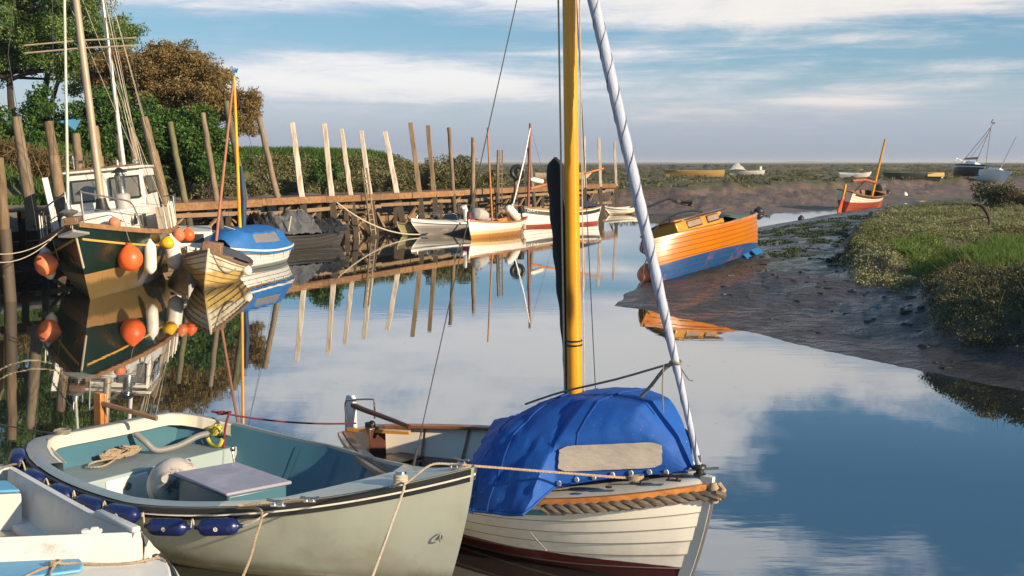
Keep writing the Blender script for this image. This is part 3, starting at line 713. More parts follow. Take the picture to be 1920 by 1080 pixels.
# right-hand marsh
def scatter_marsh(n, px, zg=.75):
    """points inside a ground patch given by bearings, thinned with distance"""
    poly = np.array([tuple(P(a, b, zg).xy) for a, b in px]); out = []
    lo, hi = poly.min(0), poly.max(0); tot = 0
    while tot < n:
        q = rng.uniform(lo, hi, (n * 4, 2)); d = sdf(q[:, 0], q[:, 1], poly) > 0; w = np.minimum(1, (lo[1] / q[:, 1]) ** 1.6)
        q = q[d & (rng.random(len(q)) < w)]; out.append(q); tot += len(q)
    q = np.concatenate(out)[:n]; return q[:, 0], q[:, 1]
lobe = [(1655, 400), (1600, 440), (1586, 475), (1612, 518), (1690, 524), (1742, 503), (1800, 482), (1935, 468), (2060, 470), (2060, 385), (1740, 390)]
x, y = scatter_marsh(5200, lobe, .85); k = fbm(x * .8, y * .8, 3, 41); dm = sdf(x, y, MARSH)
z = zz(x, y); ok = z > .55; x, y, z, k = x[ok], y[ok], z[ok], k[ok]
c = np.stack([x, y, z + .0 + .05 * k], 1); pts, tint = clumps(c, .09 + .17 * k, 40, .6)
tint = np.clip(tint * .8 + (fbm(pts[:, 0] * .35, pts[:, 1] * .35, 3, 44) - .5) * .9 + .08, 0, 1)
tag(quads('purslane', leaf_faces(pts, .026, .55, .4), tint, M_pursl), kind='stuff')
lobe2 = [(1770, 535), (1732, 566), (1757, 610), (1825, 652), (1930, 676), (2060, 690), (2060, 500), (1935, 500), (1850, 505)]
x, y = scatter_marsh(2900, lobe2, .42); z = zz(x, y); k = fbm(x * 1.1, y * 1.1, 3, 42); ok = (z > .28) & (k > .30); x, y, z, k = x[ok], y[ok], z[ok], k[ok]
c = np.stack([x, y, z + .0 + .05 * k], 1); pts, tint = clumps(c, .08 + .16 * k, 46, .75)
tag(quads('dark_purslane', leaf_faces(pts, .020, .5, .5), tint, M_dpursl), kind='stuff')
gr = [(1660, 478), (1740, 462), (1850, 462), (1935, 470), (2060, 480), (2060, 545), (1935, 520), (1850, 512), (1800, 500), (1730, 500)]
x, y = scatter_marsh(26000, gr, .95); z = zz(x, y); ok = (z > .6) & (fbm(x * .7, y * .7, 3, 51) > .34); x, y, z = x[ok], y[ok], z[ok]
p = np.stack([x, y, z + .02], 1); tag(quads('marsh_grass', blades(p, .25, .010, .6), np.clip(rng.normal(.5, .25, len(x)), 0, 1), M_lush, k=3), kind='stuff')
GR = 'shrubs on the near marsh'
bush('shrubby_seablite', 'dark rounded seablite bush on the marsh at the right edge below the far yachts', 1868, 362, 58, 46, 22, M_dpursl, 130, 46, .06, GR, 1.4)
bush('shrubby_seablite', 'browner seablite bush at the very right edge of the marsh', 1930, 372, 56, 34, 18, M_bramble, 80, 46, .06, GR, 1.2)
bush('shrubby_seablite', 'rust-brown low shrub right of the anchor', 1893, 436, 34, 30, 9, M_bramble, 70, 40, .03, GR, .8)
x, y = scatter_marsh(1900, [(1400, 425), (1640, 408), (1600, 440), (1590, 480), (1600, 520), (1520, 510), (1430, 480)], .4); z = zz(x, y); k = fbm(x * .9, y * .55, 3, 61); ok = k > .50; x, y, z = x[ok], y[ok], z[ok]
M_weed = leafmat('green_weed', [(.014, .022, .008), (.030, .050, .012), (.055, .085, .018)], trans=.05)
c = np.stack([x, y, z + .0], 1); pts, tint = clumps(c, .15, 16, .16); tag(quads('seaweed', leaf_faces(pts, .035, .6), tint, M_weed), kind='stuff')
# mud clods at the foot of the near marsh edge
M_clod = paint('wet_mud_clods', (.022, .018, .016), .5, (.014, .012, .010), 9, .8, bs=.6)
def clods():
    mb = MB()
    for reg, n, r0 in (([(1700, 560), (1760, 620), (1830, 660), (1935, 690), (2060, 700), (2060, 735), (1900, 705), (1760, 650), (1690, 590)], 70, .06), ([(1430, 440), (1590, 440), (1600, 500), (1700, 540), (1640, 600), (1430, 540), (1400, 470)], 190, .055), ([(1290, 520), (1430, 480), (1500, 560), (1600, 620), (1420, 570)], 50, .045)):
        x, y = scatter_marsh(n, reg, .4); z = zz(x, y)
        for a, b, c in zip(x, y, z):
            if c < .05: continue
            r = r0 * random.uniform(.4, 1.3); k = 7; st = random.uniform(1.2, 2.6); an = random.uniform(0, 3.1)
            def q(u, w, hgt): xx, yy = u * st, w; return (a + xx * math.cos(an) - yy * math.sin(an), b + xx * math.sin(an) + yy * math.cos(an), c + hgt)
            ring = [[q(r * f * math.cos(6.283 * j / k) * random.uniform(.8, 1.2), r * f * math.sin(6.283 * j / k) * random.uniform(.8, 1.2), hh) for j in range(k)] for f, hh in ((1.15, -.04), (.85, r * .14), (.4, r * .22))]
            mb.grid(ring, close=True); mb.add(ring[-1], [tuple(range(k))])
    tag(mb.build('mud_clods', M_clod, None), kind='stuff')
clods()
def far_scrub():
    n = 9000; x = rng.uniform(-20, 150, n); y = rng.uniform(78, 320, n); z, veg, *_ = terrain(x, y); k = fbm(x * .12, y * .12, 4, 71)
    inview = np.abs(x) < y * .5; r = sdf(x, y, LEFT) > 10.5
    ok = (veg > .4) & (k > .45) & inview & r & (rng.random(n) < 2.2 * 90 / y); x, y, z, k = x[ok], y[ok], z[ok], k[ok]
    c = np.stack([x, y, z + .08], 1); pts, tint = clumps(c, .35 + 1.2 * (k - .4), 24, .30)
    tag(quads('marsh_scrub', leaf_faces(pts, .14, .5), tint * .8, M_scrub), kind='stuff')
far_scrub()

def floating_bits():
    n = 260; x = rng.uniform(-6, 9, n); y = rng.uniform(11, 34, n); ok = (sdf(x, y, LEFT) < -.4) & (sdf(x, y, RIGHT) < -.4); x, y = x[ok], y[ok]; n = len(x)
    a = rng.uniform(0, 6.28, n); s = rng.uniform(.008, .026, n); d = np.stack([np.cos(a), np.sin(a), 0 * a], 1) * s[:, None]; e = np.stack([-np.sin(a), np.cos(a), 0 * a], 1) * s[:, None] * .4
    p = np.stack([x, y, 0 * x + .005], 1); tag(quads('floating_bits', np.stack([p - d, p + e, p + d, p - e], 1), rng.uniform(0, 1, n), M_bramble), kind='stuff')
floating_bits()

def sea_lavender_stems():
    x, y = scatter_marsh(1500, lobe, .9); x2, y2 = scatter_marsh(700, lobe2, .42); x, y = np.concatenate([x, x2]), np.concatenate([y, y2]); z = zz(x, y); ok = z > .5; x, y, z = x[ok], y[ok], z[ok]
    p = np.stack([x, y, z], 1); tag(quads('dry_stems', blades(p, .34, .006, .35), rng.uniform(.2, 1, len(x)), M_bramble, k=3), kind='stuff')
sea_lavender_stems()
# ================================================================ BOATS
def lerp(a, b, t): return a + (b - a) * t
class Hull:
    def __init__(s, L, B, tw=.75, pa=2.0, rnd=False, pb=2.2, z0=.6, zm=.5, z1=.9, draft=.25, ks=.42, kb=.95, rb=.5, rs=.1, tm=.42, flare=0.0):
        s.__dict__.update(L=L, B=B, tw=tw, pa=pa, rnd=rnd, pb=pb, z0=z0, zm=zm, z1=z1, draft=draft, ks=ks, kb=kb, rb=rb, rs=rs, tm=tm, seam=.07)
    def b(s, t):
        if t < s.tm:
            u = (s.tm - t) / s.tm
            w = s.tw + (1 - s.tw) * (math.sqrt(max(0, 1 - u ** s.pa)) if s.rnd else 1 - u ** s.pa)
        else: w = 1 - ((t - s.tm) / (1 - s.tm)) ** s.pb
        return s.B / 2 * max(w, 0)
    def zs(s, t):
        return s.zm + (s.z0 - s.zm) * ((.45 - t) / .45) ** 2 if t < .45 else s.zm + (s.z1 - s.zm) * ((t - .45) / .55) ** 2
    def pt(s, t, v, side=1, off=0.0, dz=0.0):
        zk = -s.draft * (1 - .25 * t ** 3); zt = s.zs(t); z = zk + (zt - zk) * v
        k = lerp(s.ks, s.kb, t * t); y = s.b(t) * max(v, 0) ** k
        x = (t - .5) * s.L - s.rb * max(0, 1 - v) ** 1.4 * sm(t, .55, 1) + s.rs * (1 - v) * (1 - sm(t, 0, .35))
        return Vector((x, side * (y + off), z + dz))
    def tz(s, t, z):          # v at a height
        zk = -s.draft * (1 - .25 * t ** 3); return (z - zk) / (s.zs(t) - zk)
    def ts(s, n=30, t0=0.0, t1=1.0):
        return [t0 + (t1 - t0) * (1 - (1 - i / n) ** 1.35 if t1 > .97 else i / n) for i in range(n + 1)] if not s.rnd else \
               sorted([t0 + (t1 - t0) * (1 - (1 - i / n) ** 1.35) for i in range(n + 1)] + [t0 + .004 * (1.8 ** k) for k in range(6) if t0 < .01])
    def outer(s, mb, planks=1, th=.012, n=30, off=0.0, vmin=0.0, m=0, sub=7):
        rows = []; mm = m
        if planks <= 1: rows = [(vmin + (1 - vmin) * (i / (sub * 2)) ** 1.4, off) for i in range(sub * 2 + 1)]
        else:
            for j in range(planks):
                a, b = vmin + (1 - vmin) * (j / planks) ** .95, vmin + (1 - vmin) * ((j + 1) / planks) ** .95
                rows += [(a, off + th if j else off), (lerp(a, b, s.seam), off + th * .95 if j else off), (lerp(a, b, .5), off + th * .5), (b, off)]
            mm = ([1 if m == 0 else m, m, m, 1 if m == 0 else m] * planks)[:-1]; mm[0] = m  # narrow lower-edge faces take the painted lap shadow
        T = s.ts(n)
        for side in (1, -1):
            mb.grid([[s.pt(t, v, side, o if t < .985 else o * .3) for v, o in rows] for t in T], mm)
        return rows
    def transom(s, mb, m=0, off=0.0, vmin=0.0):
        if s.tw <= 0: return
        vs = [vmin + (1 - vmin) * (i / 10) ** 1.3 for i in range(11)]
        mb.add([s.pt(0, v, 1, off) for v in vs] + [s.pt(0, v, -1, off) for v in vs[::-1]], [tuple(range(22))], m)
    def rail(s, mb, o0, o1, z0, z1, t0=0.0, t1=1.0, v=1.0, sides=(1, -1), n=34, m=0, endx=0.0):
        """rectangular moulding following the sheer: o = outward offsets, z = height offsets"""
        for side in sides:
            rows = []
            for t in s.ts(n, t0, t1):
                zm_ = (z0 + z1) / 2; vv = v if abs(zm_) < .06 else min(1, max(.02, s.tz(t, s.zs(t) + zm_))); e = 1e-3
                p = s.pt(t, vv, side); p.z = s.zs(t); a = s.pt(max(0, t - e), vv, side); c = s.pt(min(1, t + e), vv, side)
                d = Vector((c.x - a.x, c.y - a.y, 0))
                if d.length < 1e-9: d = Vector((1, 0, 0))
                d.normalize(); nn = Vector((-d.y, d.x, 0)) * side
                def q(o, z):
                    r = p + nn * o + Vector((0, 0, z))
                    if r.y * side < 0: r.y = 0
                    return r
                rows.append([q(o0, z0), q(o1, z0), q(o1, z1), q(o0, z1)])
            mb.grid(rows, m, close=True); mb.add(rows[0] + rows[-1], [(0, 1, 2, 3), (7, 6, 5, 4)], m)
    def stern_rail(s, mb, w, z0, z1, xo=.02, m=0):
        b = s.b(0); z = s.zs(0); x = s.pt(0, 1).x
        mb.box((x - xo + w / 2, 0, z + (z0 + z1) / 2), (w, b * 2 + .02, z1 - z0), None, m)
    def deck(s, mb, t0=0.0, t1=1.0, dz=-.01, inset=.02, camber=.05, n=24, m=0, k=9):
        mb.grid([[Vector((s.pt(t, 1).x, (s.b(t) - inset if s.b(t) > inset else 0) * (2 * j / (k - 1) - 1), s.zs(t) + dz + camber * (1 - (2 * j / (k - 1) - 1) ** 2))) for j in range(k)] for t in s.ts(n, t0, t1)], m)
    def ringdeck(s, mb, inner, t0, t1, dz=0.0, n=40, m=0):
        for side in (1, -1):
            rows = []
            for t in s.ts(n, t0, t1):
                p = s.pt(t, 1, side, -.01, dz); yi = max(0, min(inner(t, side), abs(p.y) - .01 if abs(p.y) > .01 else 0))
                w_ = abs(p.y) - yi; a = Vector((p.x, side * yi, p.z + .015 + .05 * min(1, w_ / .5))); c = a.lerp(p, .5) + Vector((0, 0, .006 + .02 * w_))
                rows.append([p, c, a, a - Vector((0, 0, .07))])
            mb.grid(rows, m)
    def inside(s, mb, inset=.04, vmin=.3, t0=.02, t1=.94, n=24, m=0, floor=None, mf=0):
        for side in (1, -1): mb.grid([[s.pt(t, lerp(vmin, 1, i / 6), side, -inset if s.b(t) > inset * 1.5 else -s.b(t) * .6) for i in range(7)] for t in s.ts(n, t0, t1)], m)
        vs = [lerp(vmin, 1, i / 6) for i in range(7)]
        mb.add([s.pt(t0, v, 1, -inset) for v in vs] + [s.pt(t0, v, -1, -inset) for v in vs[::-1]], [tuple(range(14))], m)
        mb.grid([[s.pt(t, vmin, 1, -inset if s.b(t) > .1 else -s.b(t) * .6), s.pt(t, vmin, -1, -inset if s.b(t) > .1 else -s.b(t) * .6)] for t in s.ts(n, t0, t1)], mf)
    def thwart(s, mb, t, w, z, th=.03, m=0, gap=.05):
        v = s.tz(t, z); y = s.pt(t, v).y - gap; mb.box((s.pt(t, v).x, 0, z), (w, 2 * y, th), None, m)
    def stem(s, mb, w=.05, f=.03, up=.03, m=0):
        pts = [s.pt(1, i / 12) for i in range(13)]; pts[-1].z += up
        mb.grid([[p + Vector((-.06, w / 2, 0)), p + Vector((f, w / 2 * .5, 0)), p + Vector((f, -w / 2 * .5, 0)), p + Vector((-.06, -w / 2, 0))] for p in pts], m, close=True)
        mb.add([pts[-1] + Vector((-.06, w / 2, 0)), pts[-1] + Vector((f, w / 4, 0)), pts[-1] + Vector((f, -w / 4, 0)), pts[-1] + Vector((-.06, -w / 2, 0))], [(0, 1, 2, 3)], m)
def sm(x, a, b):
    t = min(1, max(0, (x - a) / (b - a))); return t * t * (3 - 2 * t)
M_lap_shade = paint('plank_lap_shade', (.16, .13, .10), .7, (.10, .08, .06), 8, .6)  # dark strip on each plank's lower edge, lap shadow put into colour
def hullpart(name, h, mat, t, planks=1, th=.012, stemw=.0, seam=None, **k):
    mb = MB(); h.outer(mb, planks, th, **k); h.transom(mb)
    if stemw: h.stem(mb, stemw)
    return mb.build(name, [mat, seam or M_lap_shade] if planks > 1 else mat, t, angle=30)
def part(name, mat, t, fn, **k):
    mb = MB(); fn(mb); return mb.build(name, mat, t, **k)
def cleat(parent, p, rz=0.0, sc=1.0, mat=None, name='cleat'):
    mb = MB(); r = Matrix.Rotation(rz, 3, 'Z'); p = Vector(p)
    for a in (-.03, .03): mb.lathe([(.012 * sc, 0), (.010 * sc, .03 * sc)], 8, p + r @ Vector((a * sc, 0, 0)))
    mb.tube([p + r @ Vector((-.085 * sc, 0, .045 * sc)), p + r @ Vector((-.03 * sc, 0, .034 * sc)), p + r @ Vector((.03 * sc, 0, .034 * sc)), p + r @ Vector((.085 * sc, 0, .045 * sc))], .011 * sc, 8)
    mb.box(p + Vector((0, 0, .003)), (.11 * sc, .035 * sc, .008), r); return mb.build(name, mat or M_steel, parent)

M_steel = paint('stainless_steel', (.62, .61, .58), .25, (.4, .39, .37), 6, .6, metal=1.0)
M_galv = paint('galvanised_steel', (.42, .42, .41), .45, (.25, .24, .22), 6, .7, metal=.8)
M_black = paint('black_rubber', (.015, .015, .016), .45, (.03, .03, .03), 6, .6)
M_white = paint('white_gelcoat', (.78, .77, .73), .32, (.62, .60, .54), 2.5, .6, stain=(.35, .27, .18), st=(.66, .85), coat=.3)
M_rope_tan = paint('tan_rope', (.42, .32, .21), .85, (.24, .17, .11), 30, .7, bs=.5)
M_rope_pale = paint('pale_rope', (.55, .48, .38), .85, (.33, .27, .2), 30, .7, bs=.5)
M_rope_grey = paint('grey_rope', (.25, .23, .2), .85, (.13, .11, .09), 30, .7, bs=.5)
M_rope_red = paint('dark_red_rope', (.20, .025, .03), .8, (.10, .012, .02), 30, .6, bs=.5)
M_wire = paint('rigging_wire', (.07, .07, .075), .5, (.12, .12, .12), 6, .5, metal=.3)
M_varn = wood('varnished_wood', (.52, .215, .050), (.34, .115, .028), .3, 1, 'x', coat=.6, bs=.08)
M_mast_yellow = wood('varnished_spruce_mast', (.90, .43, .016), (.80, .32, .011), .3, .9, 'z', coat=.35, knots=2.6, bs=.06)
M_teak = wood('weathered_teak', (.26, .15, .09), (.15, .085, .05), .6, 1.2, 'x', bs=.3)
M_darkwood = wood('dark_mahogany', (.10, .035, .022), (.055, .02, .014), .35, 1.2, 'x', coat=.3, bs=.1)
M_blackcloth = paint('black_sail_cover', (.009, .010, .014), .75, (.02, .02, .028), 5, .7, bs=.5, bd=.03, stretch=(3, 3, .6))
M_blue = paint('royal_blue_canvas', (.0015, .085, .40), .72, (.001, .058, .29), 3.5, .75, bs=.45, bd=.015, bsc=8, stain=(.04, .17, .48), st=(.60, .85), specks=(26, (.55, .6, .68), .28))
M_glass = paint('dark_window_glass', (.03, .035, .04), .08, (.05, .055, .06), 3, .5, bs=.02, spec=.7)
M_grey = paint('grey_tarpaulin', (.10, .105, .115), .6, (.05, .052, .058), 3, .8, bs=.6, bd=.05)
M_orange = paint('orange_buoy_vinyl', (.85, .14, .025), .4, (.70, .09, .02), 4, .6, stain=(.30, .10, .045), st=(.54, .78), bs=.1)
M_orange_old = paint('faded_orange_buoy', (.78, .22, .10), .5, (.5, .14, .06), 6, .8, stain=(.2, .1, .06), st=(.55, .8), bs=.2)
M_yellow = paint('yellow_buoy_vinyl', (.85, .46, .015), .4, (.7, .35, .01), 4, .6, stain=(.4, .3, .1), st=(.62, .85), bs=.1)
M_fwhite = paint('white_fender_vinyl', (.74, .72, .66), .4, (.6, .57, .5), 4, .7, stain=(.3, .25, .18), st=(.58, .8), bs=.1)
M_navy = paint('navy_fender_vinyl', (.008, .018, .105), .28, (.006, .012, .07), 5, .6, bs=.06, coat=.3)
GB = 'boats moored or lying in the creek'

# ---------------------------------------------------------------- covered clinker boat (right foreground)
def covered_boat():
    t = thing('clinker_boat', 'white clinker boat with royal blue cover, yellow mast and red boot stripe in the foreground', 'boat', (-.03, 9.98, 0), -.797, .029, group=GB)
    h = Hull(4.30, 1.92, .21, 1.45, False, 3.0, .56, .63, .86, .30, .44, .9, .34, .12)
    hm = zpaint('cover_boat_hull_paint', [(-1, (.085, .010, .012)), (.165, (.74, .71, .64))], .35, .38, 2.2, coat=.2, grime=(-.02, (.05, .03, .025), .1), stain=(.44, .38, .29), st=(.58, .82))
    hullpart('hull', h, hm, t, 9, .017, n=36, seam=paint('grey_brown_lap_shade', (.26, .22, .18), .7, (.18, .15, .12), 8, .6))  # grey-brown strips paint the shadow under each lap
    mb = MB(); h.rail(mb, -.002, .012, -.145, -.075, .05, .80); mb.build('turquoise_strake', paint('turquoise_paint', (.05, .30, .34), .4), t)
    mb = MB(); h.rail(mb, -.015, .034, -.045, .002, .0, .995); h.stern_rail(mb, .05, -.045, .003); mb.build('gunwale', M_varn, t, bevel=.006)
    mb = MB(); h.rail(mb, -.10, -.016, -.02, .012, .0, .62); mb.build('side_deck', wood('brown_side_deck', (.30, .13, .05), (.20, .08, .03), .45, 1, 'x', coat=.2), t, bevel=.004)
    mb = MB(); h.inside(mb, .03, .42, .02, .66, mf=0); mb.build('inner_hull', paint('cream_inner_paint', (.80, .75, .67), .45, (.68, .61, .52), 3, .6), t)
    mb = MB()
    for tt, w, z in ((.10, .3, .30), (.30, .34, .28), (.5, .24, .30)): h.thwart(mb, tt, w, z)
    for sg in (1, -1):
        mb.grid([[h.pt(tt, h.tz(tt, .30), sg, -.04), h.pt(tt, h.tz(tt, .30), sg, -.26)] for tt in h.ts(12, .04, .55)])
    mb.build('side_bench', M_darkwood, t)
    for tt in (.12, .22, .32, .42, .52):
        for sg in (1, -1): mb = MB(); mb.grid([[h.pt(tt, v, sg, -.045) + Vector((dx, 0, 0)) for dx in (-.018, .018)] for v in (.42, .6, .8, .98)]); mb.build('rib', M_teak, t)
    # foredeck, stem, rope fender
    mb = MB(); h.deck(mb, .60, 1.0, .0, .02, .055); mb.build('foredeck', paint('worn_pale_deck', (.60, .60, .57), .5, (.48, .46, .42), 3, .8, stain=(.30, .24, .17), st=(.55, .75), bs=.2), t)
    mb = MB(); h.stem(mb, .07, .035, .05); mb.build('stem_post', paint('white_stem', (.7, .68, .63), .4, stain=(.3, .24, .2)), t)
    mb = MB(); pts = [h.pt(1, i / 14) + Vector((.042, 0, 0)) for i in range(15)]; mb.tube(pts, .011, 6); mb.build('stem_band', M_galv, t)
    mb = MB()
    pts = [h.pt(tt, 1, -1, .035, -.075) for tt in h.ts(26, .775, .985)] + [h.pt(1, 1) + Vector((.085, -.03, -.07)), h.pt(1, 1) + Vector((.085, .03, -.07))] + [h.pt(tt, 1, 1, .035, -.075) for tt in h.ts(26, .775, .985)[::-1]]
    mb.rope(pts, .042, lay=6.0); mb.build('rope_fender', paint('fender_rope', (.17, .135, .105), .9, (.085, .068, .055), 18, .8, bs=.6), t)
    mb = MB(); p = h.pt(1, 1); mb.lathe([(.035, -.12), (.048, -.05), (.044, .0), (.024, .03)], 10, p + Vector((.035, 0, -.02))); mb.tube([p + Vector((.06, .02, .0)), p + Vector((.1, .03, -.04)), p + Vector((.09, -.02, -.10))], .022, 8); mb.build('rope_lashing', M_rope_tan, t)
    # blue cover: lofted sections
    sec = [(-.33, 1.0, .62, .70, .725, .2, .74), (-.14, 1.03, .57, .74, .79, .22, .86), (.12, 1.035, .55, .76, .90, .26, 1.01), (.40, 1.035, .555, .75, 1.03, .28, 1.19),
           (.72, 1.02, .575, .72, 1.13, .28, 1.32), (1.0, 1.0, .605, .66, 1.15, .28, 1.38), (1.17, .975, .63, .61, 1.15, .28, 1.40), (1.205, .66, .775, .61, 1.16, .30, 1.405), (1.34, .54, .815, .51, 1.19, .28, 1.41),
           (1.50, .41, .85, .40, 1.225, .25, 1.405), (1.63, .31, .87, .305, 1.25, .19, 1.395), (1.75, .22, .89, .215, 1.19, .14, 1.27), (1.86, .14, .903, .135, 1.09, .08, 1.155), (1.98, .04, .91, .035, .94, .02, .95)]
    def ring(x, yb, zb, ysh, zsh, yr, zr):
        half = [(yb, zb), (lerp(yb, ysh, .35) + .012, lerp(zb, zsh, .33)), (lerp(yb, ysh, .72) + .01, lerp(zb, zsh, .70)), (ysh, zsh), (lerp(ysh, yr, .45), lerp(zsh, zr, .49)), (yr, zr - .01), (0, zr + .012)]
        full = [(-y, z) for y, z in half] + [(y, z) for y, z in half[-2::-1]]; w = 1 - sm(x, -.33, .85); out = []
        for i in range(len(full) - 1):
            for j in range(4 if i < len(full) - 2 else 5):
                f = j / 4; y, z = lerp(full[i][0], full[i + 1][0], f), lerp(full[i][1], full[i + 1][1], f); out.append(Vector((x - .80 * y * w, y, z)))
        return out
    rows = []
    for i in range(len(sec) - 1):
        m = 7
        for j in range(m):
            f = j / m; s_ = [lerp(a, b, f) for a, b in zip(sec[i], sec[i + 1])]; rows.append(ring(*s_))
    rows.append(ring(*sec[-1]))
    # cloth folds
    for r in rows:
        for k, p in enumerate(r):
            a = 1.1 if p.x < 1.18 else .22
            g1 = float(fbm(np.array([p.x * 3.2 + p.z * 2.0 + p.y]), np.array([p.z * 2.2 - p.x * 1.6 + p.y * 2.5]), 3, 77)[0]); g2 = float(vn(np.array([p.x * 9 + p.y * 4]), np.array([p.z * 5 + p.y * 3]), 31)[0])
            w = -(max(0, .10 - abs(g1 - .5)) / .10) ** 1.3 * .020 + (g2 - .5) * .008
            sg = -1 if p.y < -.03 else (1 if p.y > .03 else 0); p.y += w * a * sg; p.z += w * .6 * a
    mb = MB(); mb.grid(rows); o = mb.build('cover', M_blue, t, angle=50)
    seam_m = paint('blue_seam', (.003, .060, .30), .75, (.002, .04, .22), 8, .6)
    for ri in (9, 30, 55):
        mb = MB(); mb.tube([p + Vector((0, 0, .004)) for p in rows[ri]], .006, 5); mb.build('cover_seam', seam_m, o)
    mb = MB(); mb.tube([r[0] + Vector((0, -.004, .012)) for r in rows], .010, 6); mb.build('cover_hem', seam_m, o)
    so = o.modifiers.new('thick', 'SOLIDIFY'); so.thickness = .006
    # clear window in the near and far walls
    def wallpt(x, f, sg, o=.014):
        for i in range(len(sec) - 1):
            if sec[i][0] <= x <= sec[i + 1][0]:
                u = (x - sec[i][0]) / (sec[i + 1][0] - sec[i][0]); s_ = [lerp(a, b, u) for a, b in zip(sec[i], sec[i + 1])]
                return Vector((x, sg * (lerp(s_[1], s_[3], f) + .012 + o), lerp(s_[2], s_[4], f)))
    wm = paint('crinkled_clear_vinyl', (.50, .445, .385), .10, (.34, .29, .245), 3, .8, bs=.22, bd=.08, bsc=2.6, spec=1.0, coat=.8, stretch=(1, 1, 2.2))
    for sg in (-1, 1):
        mb = MB(); rr = []
        for i in range(15):
            f = i / 14; x = 1.235 + .615 * f; e = .72 if i in (0, 14) else (.95 if i in (1, 13) else 1.0)
            mid = .50; hh = .335 * e
            lo, hi_ = wallpt(x, 0, sg, 0).z, wallpt(x, 1, sg, 0).z; zc = lerp(1.005, 1.055, f); zh = .098 * e
            rr.append([wallpt(x, (zc - zh + 2 * zh * j / 6 - lo) / (hi_ - lo), sg, .026 + .004 * math.sin(i * 1.9 + j * 2.3)) for j in range(7)])
        mb.grid(rr); mb.build('window', wm, t, angle=25)
    em = paint('eyelet_metal', (.82, .82, .80), .3)
    for x in (1.24, 1.34, 1.44, 1.55, 1.66, 1.77, 1.87):
        for sg in (-1, 1):
            p = wallpt(x, .09, sg, .012); mb = MB(); mb.lathe([(.020, -.004), (.021, .006), (.009, .007), (.009, .002)], 10, p, Matrix.Rotation(R(90) * -sg, 3, 'X') @ Matrix.Identity(3)); mb.build('eyelet', em, t)
    # mast, sail, jib, rigging
    mt0, mt1 = Vector((.81, 0, .35)), loc(t, D(1061, -420, 10.4)); mt1 = Vector((.815, .0, 6.2))
    mb = MB(); mb.tube([mt0.lerp(mt1, i / 12) for i in range(13)], [.062 - .010 * i / 12 for i in range(13)], 20); o = mb.build('mast', M_mast_yellow, t)
    mb = MB(); 
    for z in (1.74, 1.775): mb.lathe([(.066, -.007), (.071, 0), (.066, .007)], 18, (.81, 0, z))
    mb.build('mast_band', M_black, t)
    mb = MB(); pts = [(.71, .05, 1.18), (.70, .05, 1.6), (.685, .05, 2.0), (.655, .05, 2.4), (.625, .05, 2.75), (.60, .05, 3.0), (.59, .05, 3.14), (.59, .05, 3.20), (.59, .05, 3.23), (.59, .05, 3.245)]
    mb.tube(curve(pts, .05), 1, 14); k = len(mb.v) // 14; zz_ = [mb.v[i * 14][2] for i in range(k)]
    cs = curve(pts, .05); mb = MB(); mb.tube(cs, [max(.012, (.042 + .032 * sm(p.z, 1.4, 2.5)) * math.sqrt(max(.02, 1 - sm(p.z, 3.16, 3.25))) * (1 + .08 * math.sin(p.z * 21))) for p in cs], 14); mb.build('furled_sail', M_blackcloth, t)
    jf, jt = Vector((2.05, 0, .98)), Vector((.60, .0, 6.0)); jt = jf + (Vector((1.06, 0, 4.44)) - jf) * 1.5
    mb = MB(); ps = [jf.lerp(jt, i / 60) for i in range(61)]; mb.tube(ps, [(.022 + .022 * sm(i / 60, 0, .35)) * (1 + .06 * math.sin(i * 2.1)) for i in range(61)], 12)
    ax = (jt - jf).normalized(); u = ax.orthogonal().normalized(); w = ax.cross(u)
    jl = MB()
    for q in range(2): jl.tube([jf + (jt - jf) * f + (u * math.cos(f * 70 + q * 3.14) + w * math.sin(f * 70 + q * 3.14)) * (.019 + .022 * sm(f, 0, .35)) for f in [i / 300 for i in range(301)]], .0065, 5)
    jl.build('jib_lashing', paint('slate_blue_cord', (.10, .13, .20), .8), t)
    mb.build('furled_jib', paint('pale_blue_sailcloth', (.42, .47, .58), .7, (.30, .35, .48), 6, .7, bs=.5, stretch=(3, 3, .5)), t)
    mb = MB(); mb.lathe([(.045, 0), (.05, .01), (.03, .02), (.03, .05), (.05, .06), (.045, .075)], 14, (2.06, 0, .90)); mb.tube([(2.06, 0, .97), (2.05, 0, 1.05)], .012, 8); mb.tube([(2.0, -.10, .945), (2.14, .12, .945)], .008, 6); mb.build('furling_drum', M_black, t)
    mb = MB(); mb.tube([(2.09, 0, .84), (2.06, 0, .91)], .012, 8); mb.build('stem_fitting', M_steel, t)
    top = Vector((.81, 0, 6.1))
    for nm, a, r in (('shroud', h.pt(.46, 1, -1, .0), .006), ('shroud', h.pt(.55, 1, 1, .0), .006)):
        mb = MB(); a = a + Vector((0, 0, -.05)); b = a.lerp(top, .06); mb.tube([b, top], .0042, 6); mb.tube([a, b], .011, 6); mb.build(nm, M_wire, t)
    for dx, dy, r in ((-.056, -.062, .006), (.052, .068, .005), (.068, .052, .005), (-.070, -.052, .006)):
        mb = MB(); mb.tube([(.81 + dx * .9, dy, 1.30), (.81 + dx, dy, 6.1)], r, 6); mb.build('halyard', M_rope_pale, t)
    # tiller, rudder, stern gear
    mb = MB(); x0 = h.pt(0, 1).x; mb.prism([(x0 - .03, -.018, .15), (x0 - .03, -.018, .86), (x0 - .06, -.018, .89), (x0 - .15, -.018, .88), (x0 - .18, -.018, .80), (x0 - .20, -.018, .45), (x0 - .26, -.018, -.2), (x0 - .04, -.018, -.2)], (0, .045, 0))
    mb.build('rudder', paint('white_rudder', (.74, .75, .76), .4), t, bevel=.012)
